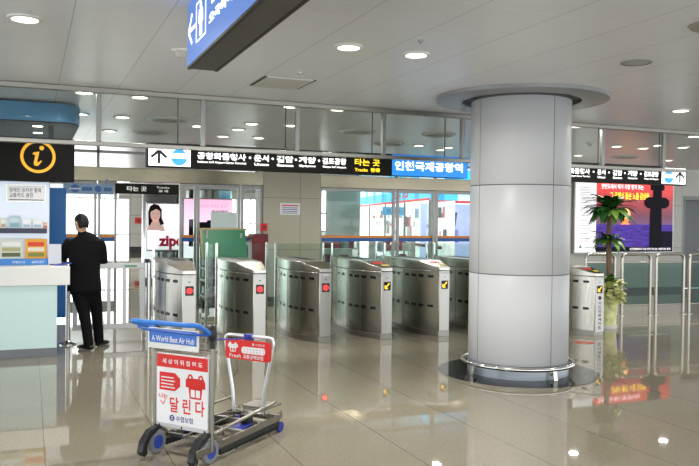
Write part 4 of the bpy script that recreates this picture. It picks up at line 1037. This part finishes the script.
# shop with a chequered lit fascia beyond the portal
c = thing('shop_front', 'shop front with blue and white chequered lit fascia beyond the glass', 'shop', (8.42, 15.5, 0))
A0 = Vector((0, 0, 0)); A1 = Vector((2.42, 9.9, 0)); Uv = (A0-A1).normalized(); Ls = (A1-A0).length
Fs = Frame(A1, Uv, (0, 0, 1))
CB = [mat('check_cyan', (70, 196, 232), .4, emit=1.0), mat('check_pale', (196, 236, 246), .4, emit=1.15), mat('check_blue', (36, 160, 214), .4, emit=.95), LIT_WHITE]
m = MB()
nchk = 22
for i in range(nchk):
    for j in range(3):
        m.use(CB[[0, 1, 2, 1, 0, 3][(i*2+j*3+(i*j) % 3) % 6]]); m.face_rect(Fs, Ls*i/nchk, 2.2+.26*j, Ls*(i+1)/nchk, 2.2+.26*(j+1), 0, .02)
m.build('fascia', c, smooth=0, label='blue and white chequered fascia')
m = mb(mat('shop_red', (226, 60, 50), .4, emit=.7)).face_rect(Fs, 0, 2.14, Ls, 2.2, 0, .03); m.build('red_strip', c, smooth=0)
m = mb(mat('shop_lettering_red', (206, 40, 60), .4, emit=.6)).face_text(Fs, 'GS 25', Ls*.62, 2.26, Ls*.8, 2.5, .02, .004, .03); m.build('fascia_lettering', c, smooth=0)
m = mb(mat('shop_inside', (226, 232, 230), .5, emit=1.0, noise=(2.2, .3))).face_rect(Fs, 0, 0, Ls, 2.14, -.6, .02); m.build('lit_interior', c, smooth=0, label='bright interior')
m = MB(); SHC = [mat('display_%d' % i, q, .5, emit=.45) for i, q in enumerate(((120, 126, 120), (190, 200, 196), (70, 80, 84), (206, 120, 110), (150, 176, 196), (214, 206, 180), (240, 244, 244)))]
for k in range(90):
    u = random.uniform(.1, Ls-.5); v = random.choice((.25, .6, 1.25, 1.5, 1.75)); m.use(random.choice(SHC)).face_rect(Fs, u, v, u+random.uniform(.08, .5), v+random.uniform(.08, .3), -.58+.0005*k, .0004)
m.build('shelf_display', c, smooth=0, label='mixed goods on lit shelves')['kind'] = 'stuff'
m = mb(ALU)
for i in range(5): u = Ls*i/4; m.obox(Fs.p(u, 1.07, 0), Fs.U, Fs.N, (0, 0, 1), .03, .02, 1.07)
m.build('mullion', c)
m = mb(glass('shop_glass', (.95, .97, .97), .25)).face_rect(Fs, 0, .05, Ls, 2.13, -.01, .01); m.build('shop_glass', c, smooth=0)
m = mb(mat('shop_red_dull', (190, 50, 56), .4)).face_rect(Fs, 0, 1.02, Ls, 1.09, -.3, .02); m.build('counter_strip', c, smooth=0)
c2 = thing('shop_front', 'second shop front with blue fascia and lilac lit shelves next to the round column', 'shop', (9.35, 17.2, 0))
m = MB()
for i in range(9):
    for j in range(3): m.use(CB[(2, 0, 1)[(i+j) % 3]]).face_rect(F, .4*i, 2.2+.26*j, .4*(i+1), 2.2+.26*(j+1), 0, .02)
m.build('fascia', c2, smooth=0, label='blue chequered fascia')
mb(MATS['shop_red']).face_rect(F, 0, 2.13, 3.6, 2.2, 0, .03).build('red_strip', c2, smooth=0)
m = mb(mat('shop_lilac', (176, 184, 226), .5, emit=.8, noise=(2, .15))).face_rect(F, 0, 0, 3.6, 2.13, -.5, .02); m.build('lit_interior', c2, smooth=0, label='lilac lit interior')
m = mb(LIT_WHITE)
for z in (1.55, 1.75): m.face_rect(F, .45, z, .62, z+.06, -.46, .01).face_rect(F, .75, z, 1.0, z+.06, -.46, .01)
m.use(mat('lilac_deep', (120, 132, 206), .5, emit=.6)).face_rect(F, .4, 1.1, 1.1, 1.45, -.46, .01); m.build('wall_lights', c2, smooth=0)
mb(ALU).box(.0, -.03, 0, .06, .03, 2.13).box(1.6, -.03, 0, 1.66, .03, 2.13).build('mullion', c2)
s = thing('leaning_sign', 'dark blue upright sign leaning beside the second shop', 'sign', (9.34, 16.4, 0))
mb(mat('navy_sign', (58, 70, 140), .4, emit=.25)).obox((.14, 0, 1.55), (1, 0, 0), (0, 1, 0), (.16, 0, 1), .14, .02, .34).build('panel', s, .004)
m = mb(PRINT_WHITE); Fl = Frame((.14, -.021, 1.55), (1, 0, 0), (.16, 0, 1)); m.face_text(Fl, '안내', -.08, .05, .08, .17, 0, .002); m.face_text(Fl, '환전', -.08, -.13, .08, -.02, 0, .002); m.face_rect(Fl, -.08, -.25, .06, -.21); m.build('lettering', s, smooth=0)
mb(STEEL_DULL).cyl((.05, .04, 0), (.1, .04, 1.5), .015, 8).box(-.1, -.12, 0, .22, .2, .02).build('stand', s)
s = thing('hanging_shop_sign', 'small light blue sign hanging before the chequered shop', 'sign', (7.95, 17.0, 1.80))
mb(mat('shop_sign_blue', (74, 164, 206), .4, emit=.5)).box(0, 0, 0, .56, .05, .2).build('panel', s, .004)
m = mb(mat('shop_sign_ink', (30, 70, 130), .4)).face_text(F, '편의점', .1, .05, .45, .15, 0, .002); m.build('lettering', s, smooth=0)
for x in (.08, .48): mb(STEEL_DULL).cyl((x, .025, .2), (x, .025, CEIL-1.8), .006, 6).build('hanger_rod', s)
GY = mat('guide_yellow', (222, 176, 84), .5)
tag(mb(GY).box(2.4, 15.5, 0, 4.3, 15.56, .003).build('floor_guide_strip', smooth=0), 'yellow line on the floor running across behind the second gate', 'floor marking')
for k, lb in enumerate(('nearest', 'middle', 'farthest')):
    tag(mb(GY).bar((2.2, 18.2+.7*k, .0015), (3.3, 16.4+.7*k, .0015), .07, .003).build('floor_guide_strip', smooth=0), '%s of three slanting yellow floor lines seen through the swing barrier' % lb, 'floor marking')
# goods racks in front of the shop windows
cols = [(206, 60, 54), (230, 226, 220), (60, 110, 170), (222, 176, 60), (120, 160, 110), (214, 214, 220), (150, 60, 80), (90, 90, 96)]
def rack(x, y, lb):
    o = thing('goods_rack', lb, 'rack', (x, y, 0)); mb(STEEL_DULL).box(-.02, 0, 0, 0, .35, 1.25).box(1.0, 0, 0, 1.02, .35, 1.25).build('side', o)
    for z in (.25, .6, .95): mb(WHITE).box(0, 0, z, 1.0, .35, z+.02).build('shelf', o)
    for z in (.27, .62, .97):
        px_ = .02
        while px_ < .9:
            w_ = random.uniform(.1, .2); h_ = random.uniform(.12, .26); cc = random.choice(cols)
            g_ = mb(mat('goods_%d_%d_%d' % cc, cc, .5)).box(0, 0, 0, min(w_, .98-px_)-.01, .2, h_).build('packaged_goods', loc=(x+px_, y+.05, z), bevel=.004)
            tag(g_, 'small packaged goods box on the rack %s' % lb.split(' rack ')[1], 'package', 'goods on the rack %s' % lb.split(' rack ')[1]); px_ += w_
rack(6.55, 17.6, 'low goods rack right behind the wide striped glass panel')
rack(7.35, 16.1, 'low goods rack near the middle of the chequered shop')

# ------------------------------------------------------------------ world and view
wd = bpy.data.worlds.new('World'); SC.world = wd; wd.use_nodes = True
bg = wd.node_tree.nodes['Background']; bg.inputs[0].default_value = (.90, .95, 1.0, 1); bg.inputs[1].default_value = 2.5
SC.view_settings.view_transform = 'Standard'; SC.view_settings.look = 'None'; SC.view_settings.gamma = 1; SC.view_settings.use_curve_mapping = False
SC.view_settings.exposure = 0.3
SC.cycles.use_denoising = True
SC.cycles.max_bounces = 10; SC.cycles.transparent_max_bounces = 16; SC.cycles.sample_clamp_indirect = 6
SC.cycles.caustics_reflective = False; SC.cycles.caustics_refractive = False
